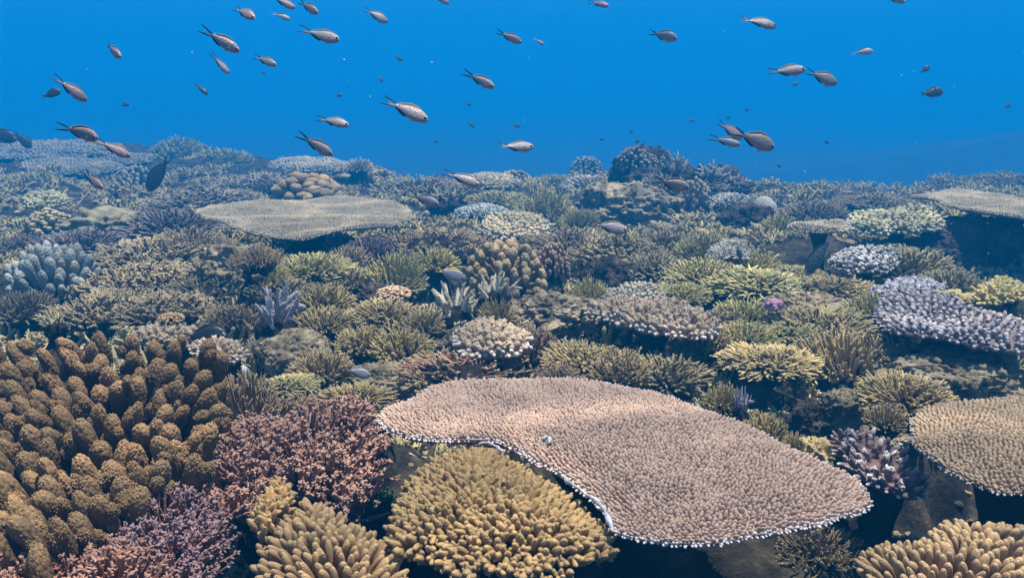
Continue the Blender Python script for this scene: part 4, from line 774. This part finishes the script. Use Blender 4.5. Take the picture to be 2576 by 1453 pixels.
near_thicket([(510,1190),(530,1120),(560,1060),(610,1020),(680,1020),(770,1025),(860,1005),(930,1015),(965,1060),(975,1120),(930,1180),(960,1225),(860,1230),(760,1225),(700,1215),(640,1260),(560,1300),(510,1260)],
    .27, .05, .0125, .050, .0032, 'rosy', (.21, .115, .088), 'rosy red brown twiggy thicket coral left of the huge table', 51, 12)
near_thicket([(240,1310),(270,1262),(330,1240),(440,1222),(520,1235),(560,1280),(575,1340),(560,1400),(520,1460),(400,1500),(280,1440),(200,1380)],
    .30, .04, .0105, .042, .0026, 'lilac2', (.22, .095, .06), 'purple tinged twiggy thicket coral at the bottom left', 53, 11)
near_thicket([(-60,1400),(40,1395),(120,1385),(190,1340),(250,1370),(330,1410),(420,1440),(430,1530),(200,1560),(-80,1560)],
    .33, .03, .0115, .045, .0030, 'rosy', (.21, .075, .035), 'orange red thicket coral in the bottom left corner', 57, 10)
# dark weed in the gap
near_thicket([(890,1225),(930,1195),(985,1185),(1000,1230),(970,1270),(900,1280)], .22, .02, .010, .04, .0016, 'weed', (.02, .06, .012), 'tuft of dark green weed in the gap beside the golden coral', 59, 6, name='seaweed')

# ================================================================== ground
def T0(X, Y):
    drop = np.interp(X / np.maximum(Y, 1), [-.6, -.35, -.2, 0, .2, .6], [20, 17, 13.5, 11.8, 11.8, 12.4]) + .5 * fbm(np.stack([X, Y, X * 0], -1) * .6, 2, 71)
    s = np.clip((Y - drop) / 3.0, 0, 1); z = -.06 + slope(Y) - 4.5 * s * s * (3 - 2 * s)
    z += np.where(Y < 1.25, -.45 * np.clip((1.25 - Y) / .3, 0, 1), 0) + .20 * np.exp(-((Y - 1.42) / .20) ** 2) * np.clip((X + .3) / .3, 0, 1)                                   # the hollow under the front tables
    z += .16 * np.exp(-(((X + 5.5) / 2.4) ** 2 + ((Y - 12.5) / 3.2) ** 2)) - .12 * np.exp(-(((X - 2.2) / .9) ** 2 + ((Y - 4.0) / .8) ** 2))
    z += .34 * np.exp(-(((X - 1.75) / 1.1) ** 2 + ((Y - 10.2) / 1.2) ** 2))
    far = np.exp(-(((X - 33) / 15.0) ** 2 + ((Y - 42) / 12.0) ** 2)); z = np.maximum(z, -4.5 + 3.1 * far)     # reef slope beyond the channel
    return z
MA = np.array(MOUNDS)
def ground(X, Y):
    q = np.stack([X, Y, X * 0], -1)
    z = T0(X, Y) + .055 * fbm(q * 3.0, 3, 41) + .10 * fbm(q * 1.0, 2, 47) * np.clip(Y / 4, 0, 1)
    sh = X.shape; x, y, zz = X.ravel(), Y.ravel(), z.ravel().copy()
    for s in range(0, len(x), 20000):
        d = np.hypot(x[s:s + 20000, None] - MA[None, :, 0], y[s:s + 20000, None] - MA[None, :, 1]) - .55 * MA[None, :, 2]
        up = (MA[None, :, 3] - .05 - 2.0 * np.maximum(0, d)).max(1); zz[s:s + 20000] = np.maximum(zz[s:s + 20000], up)
    return zz.reshape(sh) + .028 * fbm(q * 11, 4, 43)
ys = np.concatenate([np.linspace(-2, .6, 12), np.geomspace(.65, 17, 350), np.geomspace(17.3, 190, 70)]); us = np.linspace(-1, 1, 341)
Yg, Ug = np.meshgrid(ys, us, indexing='ij'); Xg = Ug * (np.maximum(Yg, 0) * .95 + 1.3); Zg = ground(Xg, Yg)
mb = MB(); i, j = np.meshgrid(np.arange(len(ys) - 1), np.arange(len(us) - 1), indexing='ij'); n = len(us)
mb.add(np.stack([Xg, Yg, Zg], -1), np.stack([i * n + j, i * n + j + 1, (i + 1) * n + j + 1, (i + 1) * n + j], -1))
tag(ob('seabed', mb.mesh('seabed'), M['ground']), kind='structure')

# ---- the uncountable small growth that covers the rock between the colonies
def undergrowth():
    rg = np.random.default_rng(5); mb = MB(); n = 9000
    y = 1.5 + (12.5 - 1.5) * rg.random(n) ** 1.7; x = rg.uniform(-1, 1, n) * (y * .72 + .5); z = ground(x, y)
    k = fbm(np.stack([x, y, x * 0], -1) * 1.7, 2, 99) > -.35; k &= z > -1.2
    for hx, hy, hr in ((-.55, 4.2, .62), (2.35, 4.0, .55), (1.8, 2.6, .3), (-2.7, 5.6, .5)): k &= np.hypot(x - hx, y - hy) > hr
    k &= ~((x > -.3) & (x < 1.0) & (y < 2.1))
    x, y, z = x[k], y[k], z[k]; n = len(x); q = 9; tone = np.clip(.5 + .5 * fbm(np.stack([x, y, x * 0], -1) * 1.1, 2, 101) + rg.normal(size=n) * .15, 0, 1)
    P0 = np.repeat(np.stack([x, y, z - .01], -1), q, 0); sz = np.repeat(rg.uniform(.03, .08, n) * (.8 + .06 * y), q)
    D = nrm(np.column_stack([rg.normal(size=(n * q, 2)) * .75, np.full(n * q, .8)])); off = np.column_stack([rg.normal(size=(n * q, 2)) * (sz * .35)[:, None], np.zeros(n * q)])
    Cn, Rd, tp, rn = fingers(mb, P0 + off, P0 + off + D * sz[:, None], sz * .11, 'round', 5, rg, .12, .06, rnd=np.repeat(tone, q)); beads(mb, Cn, Rd, tp, rn, 5, sz * .05, rg, .3, .97, long=2.2)
    tag(ob('coral_undergrowth', mb.mesh('coral_undergrowth'), M['under'], col=(.36, .30, .13)), kind='stuff')
    # broken coral and turf lumps
    mb = MB(); n = 2200; y = 1.5 + 8 * rg.random(n) ** 1.2; x = rg.uniform(-1, 1, n) * (y * .7 + .4); z = ground(x, y); V, Fq = cubesphere(4)
    for a in range(n):
        s = rg.uniform(.012, .045) * min(1, max(.3, y[a] / 5)); mb.add(V * (1 + .3 * fbm(V * 1.7 + a, 2, a % 50))[:, None] * s * np.array([1, 1, .7]) + (x[a], y[a], z[a]), Fq, 0, rg.random())
    tag(ob('coral_rubble', mb.mesh('coral_rubble'), M['rock']), kind='stuff')
undergrowth()

# ---- the water itself: even, pale blue scattering
hz = MB(); bx0, bx1, by0, by1, bz0, bz1 = -150, 150, -12, 200, -7, 9
hz.add([(bx0, by0, bz0), (bx1, by0, bz0), (bx1, by1, bz0), (bx0, by1, bz0), (bx0, by0, bz1), (bx1, by0, bz1), (bx1, by1, bz1), (bx0, by1, bz1)],
       [(0, 3, 2, 1), (4, 5, 6, 7), (0, 1, 5, 4), (1, 2, 6, 5), (2, 3, 7, 6), (3, 0, 4, 7)])
hm = bpy.data.materials.new('sea_water'); hm.use_nodes = True; hn = hm.node_tree; hn.nodes.remove(hn.nodes['Principled BSDF'])
pv = hn.nodes.new('ShaderNodeVolumePrincipled'); pv.inputs['Density'].default_value = .042; pv.inputs['Color'].default_value = (.004, .300, .72, 1)
hn.links.new(pv.outputs[0], hn.nodes['Material Output'].inputs['Volume'])
me = hz.mesh('haze'); me.polygons.foreach_set('use_smooth', np.zeros(6, bool)); tag(ob('haze', me, hm), kind='stuff')

# ---- unseen sheet added above the frame: its painted ripple pattern dims sunlight into soft bands
wm = bpy.data.materials.new('sun_dapple_pattern'); wm.use_nodes = True; wn = wm.node_tree; wn.nodes.remove(wn.nodes['Principled BSDF'])
tc = wn.nodes.new('ShaderNodeTexCoord'); no = wn.nodes.new('ShaderNodeTexNoise'); no.inputs['Scale'].default_value = 1.6; no.inputs['Detail'].default_value = 2
wn.links.new(tc.outputs['Object'], no.inputs['Vector'])
mx = wn.nodes.new('ShaderNodeVectorMath'); mx.operation = 'MULTIPLY_ADD'; mx.inputs[1].default_value = (.55, .55, 0); wn.links.new(no.outputs['Color'], mx.inputs[0]); wn.links.new(tc.outputs['Object'], mx.inputs[2])
vo = wn.nodes.new('ShaderNodeTexVoronoi'); vo.feature = 'DISTANCE_TO_EDGE'; vo.voronoi_dimensions = '2D'; vo.inputs['Scale'].default_value = 1.9; wn.links.new(mx.outputs[0], vo.inputs['Vector'])
rp = wn.nodes.new('ShaderNodeValToRGB'); wn.links.new(vo.outputs['Distance'], rp.inputs[0]); rp.color_ramp.interpolation = 'EASE'
rp.color_ramp.elements[0].position = .0; rp.color_ramp.elements[0].color = (1, 1, 1, 1); rp.color_ramp.elements[1].position = .17; rp.color_ramp.elements[1].color = (.62, .64, .65, 1)
tb = wn.nodes.new('ShaderNodeBsdfTransparent'); wn.links.new(rp.outputs[0], tb.inputs[0]); wn.links.new(tb.outputs[0], wn.nodes['Material Output'].inputs[0])
g = np.linspace(-1, 1, 61); GX, GY = np.meshgrid(g * 45, g * 32 + 12, indexing='ij'); GZ = 5.0 + .08 * fbm(np.stack([GX, GY, GX * 0], -1) * .7, 3, 8); i, j = np.meshgrid(np.arange(60), np.arange(60), indexing='ij')
ws = MB(); ws.add(np.stack([GX, GY, GZ], -1), np.stack([i * 61 + j, (i + 1) * 61 + j, (i + 1) * 61 + j + 1, i * 61 + j + 1], -1)); tag(ob('sun_dapple_sheet', ws.mesh('sun_dapple_sheet'), wm), kind='structure')

# ================================================================== fish
def fish_mat(name, back, side, belly, scales=120, edge=.05):
    m, n, b = newmat(name); L = n.links; tc = N_(n, 'ShaderNodeTexCoord'); sp = N_(n, 'ShaderNodeSeparateXYZ'); L.new(tc.outputs['Object'], sp.inputs[0])
    r = N_(n, 'ShaderNodeValToRGB'); mr = N_(n, 'ShaderNodeMapRange'); mr.inputs[1].default_value = -.13; mr.inputs[2].default_value = .14; L.new(sp.outputs[2], mr.inputs[0]); L.new(mr.outputs[0], r.inputs[0])
    e = r.color_ramp.elements; e[0].position = .02; e[0].color = (*belly, 1); e[1].position = .98; e[1].color = (*back, 1); x = e.new(.25); x.color = (*side, 1); x = e.new(.72); x.color = (*side, 1)
    vo = N_(n, 'ShaderNodeTexVoronoi'); vo.inputs['Scale'].default_value = scales; mp = N_(n, 'ShaderNodeMapping'); mp.inputs['Scale'].default_value = (.32, .32, .32); L.new(tc.outputs['Object'], mp.inputs[0]); L.new(mp.outputs[0], vo.inputs['Vector'])
    d = mathn(n, 'ADD', mathn(n, 'MULTIPLY', vo.outputs['Distance'], -.12), 1.03); cv = N_(n, 'ShaderNodeCombineColor'); [L.new(d, cv.inputs[i]) for i in range(3)]
    L.new(mixc(n, 1.0, r.outputs[0], cv.outputs[0], 'MULTIPLY'), b.inputs['Base Color'])
    bp = N_(n, 'ShaderNodeBump'); bp.inputs['Strength'].default_value = .25; bp.inputs['Distance'].default_value = .01; L.new(vo.outputs['Distance'], bp.inputs['Height']); L.new(bp.outputs[0], b.inputs['Normal'])
    b.inputs['Roughness'].default_value = .42; b.inputs['Specular IOR Level'].default_value = .4; b.inputs['Metallic'].default_value = .15
    return m
FM = {'pec': flat_mat('fin_pectoral', (.16, .15, .16), .8, .0, .3), 'silver': fish_mat('silver_scales', (.25, .20, .155), (.29, .265, .285), (.34, .30, .31)), 'rosy': fish_mat('rosy_scales', (.26, .175, .15), (.30, .225, .24), (.34, .27, .28)),
      'blue': fish_mat('bluish_scales', (.22, .22, .24), (.25, .27, .33), (.36, .33, .29)), 'dark': fish_mat('dark_scales', (.02, .025, .035), (.03, .038, .05), (.05, .055, .07)),
      'spot': fish_mat('spotted_scales', (.03, .04, .05), (.05, .06, .075), (.09, .10, .12), 60), 'parrot': fish_mat('parrot_scales', (.045, .06, .075), (.05, .065, .085), (.09, .10, .11), 60),
      'fin': flat_mat('fin_clear', (.42, .42, .42), .5, .2, .4), 'black': flat_mat('fin_black', (.008, .009, .012), .5), 'eye': flat_mat('eye_ring', (.55, .52, .48), .25, .5), 'pupil': flat_mat('pupil', (.004, .004, .005), .1, .6),
      'yellow': flat_mat('fin_yellow', (.75, .50, .06), .5, .2, .9), 'darkfin': flat_mat('fin_dark', (.03, .035, .045), .6, .2), 'greyfin': flat_mat('fin_grey', (.22, .20, .19), .6, .2), 'amber': flat_mat('fin_amber', (.24, .19, .14), .6, .1, .75)}
def fish_parts(deep=1.0, tail=.30, fork=1.0, seed=0, bend=0.0):
    """meshes of one fish, total length 1, head to +X, back to +Z"""
    rg = np.random.default_rng(seed); out = {}; L = 1 - tail; x0 = .5
    s = np.array([0, .02, .06, .12, .2, .3, .42, .55, .68, .8, .9, 1.0]); up = np.array([.004, .03, .062, .095, .118, .132, .135, .124, .098, .066, .044, .036]) * deep
    dn = np.array([.004, .024, .05, .078, .10, .116, .122, .112, .086, .056, .038, .032]) * deep; hw = np.array([.003, .02, .036, .052, .062, .066, .064, .056, .042, .027, .016, .009])
    S = 18; th = np.arange(S) * 2 * np.pi / S; V = []
    for k in range(len(s)):
        c, sn = np.cos(th), np.sin(th); z = np.where(sn > 0, sn * up[k], sn * dn[k]); V.append(np.stack([np.full(S, x0 - s[k] * L), np.sign(c) * np.abs(c) ** .8 * hw[k], z], -1))
    V = np.array(V); K = len(s); i, j = np.meshgrid(np.arange(K - 1), np.arange(S), indexing='ij')
    mb = MB(); mb.add(V, np.stack([i * S + j, i * S + (j + 1) % S, (i + 1) * S + (j + 1) % S, (i + 1) * S + j], -1)); out['body'] = mb.mesh('body')
    xt = x0 - L
    def blade(P, Q, th_=.004, n=None):
        """a thin solid strip between two polylines in the XZ plane"""
        P, Q = np.asarray(P, float), np.asarray(Q, float); k = len(P); mb = MB(); g = np.linspace(0, 1, 5)
        rows = np.array([P * (1 - t) + Q * t for t in g]); w = th_ * np.array([.5, .9, 1, .8, .25])[:, None] * np.ones(k)
        A = np.stack([rows[..., 0], w, rows[..., 1]], -1); B = np.stack([rows[..., 0], -w, rows[..., 1]], -1); V = np.concatenate([A.reshape(-1, 3), B.reshape(-1, 3)]); o = 5 * k
        i, j = np.meshgrid(np.arange(4), np.arange(k - 1), indexing='ij'); f = np.stack([i * k + j, i * k + j + 1, (i + 1) * k + j + 1, (i + 1) * k + j], -1).reshape(-1, 4); F2 = np.concatenate([f, f[:, ::-1] + o])
        e = []
        for ii in (0, 4): e += [(ii * k + jj, ii * k + jj + 1, ii * k + jj + 1 + o, ii * k + jj + o) for jj in range(k - 1)]
        for jj in (0, k - 1): e += [(ii * k + jj, (ii + 1) * k + jj, (ii + 1) * k + jj + o, ii * k + jj + o) for ii in range(4)]
        mb.add(V, np.concatenate([F2, np.array(e)])); return mb
    t = np.linspace(0, 1, 8); tl = tail
    # tail: pale membrane with a dark streak along each lobe
    ztop = .02 + (.085 * t ** .8) * (1 if fork > .3 else 1.2); xo = xt - tl * t
    notch = xt - tl * (.28 + .15 * (1 - fork)) if fork > .3 else xt - tl * .9
    xin = np.linspace(xt, notch, 8)
    out['tail_up'] = blade(np.stack([xt + .02 - (tl * .75 + .02) * t, .026 + .052 * t], -1), np.stack([np.linspace(xt + .02, notch, 8), np.linspace(.0, .003, 8)], -1), .005)
    out['tail_dn'] = blade(np.stack([xt + .02 - (tl * .75 + .02) * t, -.026 - .052 * t], -1), np.stack([np.linspace(xt + .02, notch, 8), np.linspace(.0, -.003, 8)], -1), .005)
    def lobe(sg):
        c = np.stack([xt + .03 - (tl + .03) * t, sg * (.028 + .062 * t ** .9)], -1); w = .021 * np.sin(np.pi * np.clip(t * .86 + .14, 0, 1)) ** .7 + .001
        return blade(c + np.stack([0 * w, sg * w * .5], -1), c - np.stack([0 * w, sg * w], -1), .006).mesh('fin_edge')
    m = MB()
    for q in ('tail_up', 'tail_dn'):
        for V_, F_ in zip(out[q].V, out[q].F): m.V.append(V_); m.F.append(F_ + m.n); m.T.append(np.zeros(len(V_))); m.N.append(np.zeros(len(V_)))
        m.n += out[q].n
        del out[q]
    out['tail_fin'] = m.mesh('tail_fin'); out['lobe_up'] = lobe(1); out['lobe_dn'] = lobe(-1)
    sd = np.linspace(.26, .90, 10); zb = np.interp(sd, s, up) - .01; h = (.014 + .040 * np.sin(np.pi * np.linspace(.1, .95, 10)) ** .7) * deep ** .3; h[-2] += .012; X = x0 - sd * L
    out['dorsal_fin'] = blade(np.stack([X, zb], -1), np.stack([X - .035, zb + h], -1), .005).mesh('dorsal_fin')
    sa = np.linspace(.58, .92, 8); zb = -np.interp(sa, s, dn) + .01; h = .03 * np.sin(np.pi * np.linspace(.2, .95, 8)) ** .6 + .008; X = x0 - sa * L
    out['anal_fin'] = blade(np.stack([X, zb], -1), np.stack([X - .04, zb - h], -1), .005).mesh('anal_fin')
    out['pelvic_fin'] = blade(np.array([[x0 - .30 * L, -.108 * deep], [x0 - .38 * L, -.112 * deep]]), np.array([[x0 - .42 * L, -.165 * deep], [x0 - .46 * L, -.155 * deep]]), .004).mesh('pelvic_fin')
    for sg, nm in ((1, 'pec_l'), (-1, 'pec_r')):
        b = blade(np.array([[0, .018], [0, -.012]]), np.array([[-.085, .012], [-.07, -.030]]), .003); b.V[0] = b.V[0] @ np.array([[1, sg * -.25, 0], [0, 1, 0], [0, 0, 1]]); b.V[0][:, 0] += x0 - .27 * L; b.V[0][:, 1] += sg * .060; b.V[0][:, 2] -= .02
        out[nm] = b.mesh('pectoral_fin')
        e = MB(); blob(e, (x0 - .105 * L, sg * .040, .018 * deep), (.040, .012, .042), 8, 0); out['eye' + nm[-1]] = e.mesh('eye')
        e = MB(); blob(e, (x0 - .103 * L, sg * .047, .018 * deep), (.029, .010, .033), 6, 0); out['pup' + nm[-1]] = e.mesh('pupil')
    if bend:                                                     # the body flexes sideways as it swims
        for me in out.values():
            co = np.empty(len(me.vertices) * 3, np.float32); me.vertices.foreach_get('co', co); co = co.reshape(-1, 3); t = np.clip(.35 - co[:, 0], 0, 2)
            co[:, 1] += bend * t ** 2; me.vertices.foreach_set('co', co.ravel()); me.update()
    return out
FPARTS = {'chromis': fish_parts(1.04, .30, 1.0, 1, .16), 'chromis_b': fish_parts(1.08, .29, 1.0, 1, -.24), 'slim_b': fish_parts(.98, .31, 1.0, 1, -.2), 'deep_b': fish_parts(1.2, .28, 1.0, 1, -.15), 'deep': fish_parts(1.26, .26, 1.0, 2), 'slim': fish_parts(.95, .32, 1.0, 6, .22), 'damsel': fish_parts(1.55, .24, .5, 3), 'surgeon': fish_parts(1.5, .22, .8, 4), 'parrot': fish_parts(1.05, .2, .1, 5)}
def fish(x0, y0, x1, y1, shape, skin, label, TL=.095, full=2, yaw=0.0, tailcol='fin', dors='amber', edge='black', name='fish', group=None, dep=None, bank=0.0, tl_frac=1.0):
    """tail tip pixel -> snout pixel; the real length sets how far away it swims"""
    lpx = math.hypot(x1 - x0, y1 - y0); d = dep or TL * math.cos(yaw) * F / lpx; TLr = lpx * d / F / math.cos(yaw)
    c = atdepth((x0 + x1) / 2, (y0 + y1) / 2, d); im = (RT * (x1 - x0) + UP * (y0 - y1)) / lpx; fw = im * math.cos(yaw) + FW * math.sin(yaw)
    fw = Vector(fw).normalized(); up = Vector(UP); up = (up - fw * up.dot(fw)).normalized()
    if x1 < x0 and abs(x1 - x0) > abs(y1 - y0): pass
    side = up.cross(fw).normalized(); up = fw.cross(side)
    if bank: Q = Matrix.Rotation(bank, 3, fw); up = Q @ up; side = Q @ side
    o = root(name, c, label, 'fish', group); o.matrix_world = Matrix.Translation(Vector(c)) @ Matrix((fw, side, up)).transposed().to_4x4() @ Matrix.Diagonal((TLr, TLr, TLr, 1))
    p = FPARTS[shape]; ob('body', p['body'], FM[skin], o); tf = ob('tail_fin', p['tail_fin'], FM[tailcol], o); ob('dorsal_fin', p['dorsal_fin'], FM[dors], o)
    if full >= 1:
        ob('fin_edge', p['lobe_up'], FM[edge], tf); ob('fin_edge', p['lobe_dn'], FM[edge], tf)
        ob('anal_fin', p['anal_fin'], FM[edge], o)
        for q in 'lr': e = ob('eye', p['eye' + q], FM['eye'], o); ob('pupil', p['pup' + q], FM['pupil'], e)
    if full >= 2:
        ob('pelvic_fin', p['pelvic_fin'], FM['fin'], o)
        for q in 'lr': ob('pectoral_fin', p['pec_' + q], FM['pec'], o)
    return o
G = 'fork tailed fish schooling over the reef'
FISH = [ # tail x,y snout x,y shape skin label (yaw)
 (578,10,646,53,'chromis','rosy','fork tailed fish near the top edge, leftmost of the top row',.3),
 (676,-10,741,20,'slim','rosy','fork tailed fish cut by the top edge, left of the steeper diving one',.1),
 (742,-4,803,39,'chromis','silver','fork tailed fish diving steeply at the top edge left of centre',.2),
 (500,71,599,128,'slim','silver','large fork tailed fish diving right in the upper left blue water',.1),
 (752,76,856,104,'chromis','silver','level fork tailed fish in the upper left blue, right of the large diver',.0),
 (918,28,973,52,'deep','silver','short fork tailed fish alone between the upper left group and the centre',.4),
 (252,103,312,150,'chromis','rosy','fork tailed fish diving alone in the far upper left',.3),
 (529,137,573,183,'slim','silver','steeply diving small fork tailed fish under the large upper left diver',.3),
 (628,135,698,168,'slim','silver','fork tailed fish below the top left pair, right of the steep small diver',.1),
 (143,193,207,251,'chromis','rosy','rosy fork tailed fish diving beside the dark blue damselfish',.4),
 (146,311,253,352,'chromis','rosy','large rosy fork tailed fish just above the left ridge',.1),
 (240,347,321,394,'slim','rosy','rosy fork tailed fish nose down behind the large rosy one at left ridge',.2),
 (193,427,266,476,'slim','rosy','rosy brown fish diving into the dark hollow at left',.2),
 (748,335,836,391,'slim','silver','silver fish diving towards the grey skyline plate',.0),
 (788,290,879,318,'slim','silver','level silver fish left of the big central one',.0),
 (960,246,1076,304,'chromis','silver','biggest silver fork tailed fish with clear scales, in the centre left',.0),
 (1165,178,1244,224,'slim','silver','silver fish diving right in the middle blue, above the big central one',.1),
 (1246,80,1313,106,'chromis','silver','level fork tailed fish top centre with dark back',.2),
 (1476,-2,1531,20,'slim','rosy','fork tailed fish at the top edge right of centre',.2),
 (1082,-14,1129,8,'chromis','silver','belly of a fish cut by the top edge near the middle',.2),
 (1634,76,1701,104,'deep','blue','bluish fork tailed fish upper right of centre',.3),
 (1860,44,1956,66,'chromis','silver','level fork tailed fish with yellow back at upper right',.1),
 (1928,184,2025,177,'chromis','silver','level fork tailed fish, left one of the touching pair at right',.0),
 (2024,180,2109,210,'deep','silver','fork tailed fish, right one of the touching pair at right',.1),
 (2228,-10,2273,10,'chromis','blue','fish cut by the top edge at upper right',.3),
 (1795,312,1872,346,'deep','rosy','rosy fork tailed fish, upper left of the tight trio at right',.3),
 (1783,341,1860,368,'slim','blue','smaller fork tailed fish, lowest of the tight trio at right',.1),
 (1840,330,1951,372,'deep','silver','largest deep bodied fish of the tight trio at right',.1),
 (1250,370,1343,371,'chromis','silver','level silver fish over the middle skyline with spread forked tail',.0),
 (1112,428,1206,467,'slim','silver','silver fish passing in front of the grey green finger coral dome',.0),
 (1022,485,1106,517,'chromis','blue','pale bluish fish over the right end of the wide table',.1),
 (1638,449,1736,474,'chromis','silver','brownish silver fish in front of the dark rock tower',.0),
 (1488,560,1578,582,'deep','silver','silver fish alone over grey olive thickets, mid right',.0),
]
for k, f in enumerate(FISH):
    f = list(f); f[4] += '_b' if k % 3 == 1 else ''
    fish(*f[:6], f[6], TL=.098, yaw=(f[7] + .12) * (1 if k % 2 else -1), group=G, bank=((k * 37) % 7 - 3) * .09)
fish(1096,676,1168,702,'damsel','blue','small blue grey damselfish with yellow tail in front of the big brown dome',.085,2,.1,'yellow','yellow','yellow',name='damselfish')
fish(868,928,931,946,'damsel','blue','pale little fish hovering over brown rubble left of the huge table',.07,2,.1,'fin','fin','black',name='damselfish')
fish(104,246,152,228,'damsel','dark','dark blue damselfish beside the rosy diving fish at far left',.12,1,.1,'darkfin','darkfin','darkfin',name='damselfish')
fish(447,848,575,845,'damsel','dark','black fish with pale tail between brown club coral and tan bush',.20,1,-.1,'fin','darkfin','darkfin',name='damselfish',dep=2.35)
fish(432,394,366,480,'surgeon','dark','dark tilted surgeonfish head down on the left reef',.34,1,.2,'darkfin','darkfin','darkfin',name='surgeonfish',dep=5.8)
fish(-40,330,40,352,'surgeon','dark','dark surgeonfish cut by the left edge above the ridge',.30,1,.1,'darkfin','darkfin','darkfin',name='surgeonfish')
fish(36,330,76,372,'surgeon','dark','dark small surgeonfish tilted on the far left ridge',.25,1,.2,'darkfin','darkfin','darkfin',name='surgeonfish')
fish(2094,590,2030,692,'parrot','parrot','dark parrotfish standing head down in the gap under the small round table',.42,1,.1,'greyfin','darkfin','greyfin',name='parrotfish',dep=3.55)
fish(1850,618,1866,652,'damsel','dark','little dark fish hovering over the pale grey plate',.065,1,.3,'darkfin','darkfin','darkfin',name='damselfish')
fish(2312,238,2373,231,'damsel','spot','dark spotted rounded fish in the right blue water',.14,1,.0,'darkfin','darkfin','darkfin',name='damselfish')
FAR = [ # faint ones
 (678,30,730,50,'slim','silver','faint fork tailed fish under the top edge pair',.15), (1338,93,1370,114,'slim','silver','faint small fish right of the top centre fish',.12), (2136,136,2198,128,'chromis','silver','faint level fish at upper right under the yellow backed one',.16),
 (2310,186,2340,168,'damsel','spot','faint fish rising above the dark spotted one',.13), (1822,300,1838,294,'damsel','dark','tiny dark fish just above the tight trio',.09), (1868,281,1884,275,'damsel','dark','tiny dark fish, highest above the tight trio',.09),
 (1730,309,1746,302,'damsel','dark','tiny dark fish left of the tight trio',.09), (1579,328,1593,336,'damsel','dark','tiny dark fish above the rock tower, upper one',.08), (1505,356,1519,348,'damsel','dark','tiny dark fish left above the turquoise coral',.08), (1595,363,1609,353,'damsel','dark','tiny dark fish nearest the top of the rock tower',.08),
 (2069,354,2086,361,'damsel','dark','tiny dark fish right of the tight trio',.09), (1950,413,1965,421,'damsel','dark','tiny dark fish low over the right reef edge',.08), (1088,362,1102,354,'damsel','spot','tiny faint fish between the diving silver fish and level one',.08), (1169,258,1184,266,'damsel','dark','tiny dark fish below the middle silver diver',.08),
 (1172,299,1192,321,'slim','spot','faint diving fish under the tiny dark central one',.10), (1287,310,1307,320,'damsel','spot','faint small fish above the middle skyline',.09), (990,141,1013,153,'damsel','spot','faint grey fish in the upper middle blue',.11), (954,182,961,209,'slim','spot','faint fish seen nearly upright in the middle blue',.12),
 (840,244,862,238,'damsel','spot','very faint fish in the blue left of the big central one',.12), (2520,272,2544,264,'damsel','spot','faint fish near the right edge',.12), (484,206,522,238,'slim','spot','very faint fork tailed fish in the left blue',.14), (300,267,326,263,'damsel','spot','faint dark fish in the left blue above the ridge',.12), (655,176,666,188,'damsel','spot','speck like fish under the upper left group',.09),
 (1985,216,2008,210,'damsel','spot','very faint fish under the touching pair',.12), (520,392,536,400,'damsel','dark','tiny dark fish against the hazy left skyline',.12),
]
for k, f in enumerate(FAR): fish(*f[:6], f[6], TL=f[7] if f[5] != 'dark' else f[7] * .85, full=0, tailcol='fin' if f[5] == 'silver' else 'darkfin', dors='darkfin', yaw=.1, name='fish', group='faint far fish in the blue water')

# drifting specks in the water
def snow():
    rg = np.random.default_rng(3); mb = MB()
    for px, py, d, r in [(1086,158,1.0,.0010),(866,151,.9,.0009),(931,243,1.0,.0007),(2268,190,1.2,.0009)] + [(rg.uniform(0, 2576), rg.uniform(0, 900), rg.uniform(.8, 3.0), rg.uniform(.0004, .0008)) for _ in range(70)]:
        blob(mb, atdepth(px, py, d), (r, r, r), 4, .2, 2, 1, 1)
    tag(ob('drifting_specks', mb.mesh('drifting_specks'), flat_mat('speck', (.7, .7, .7), .8)), kind='stuff')
snow()
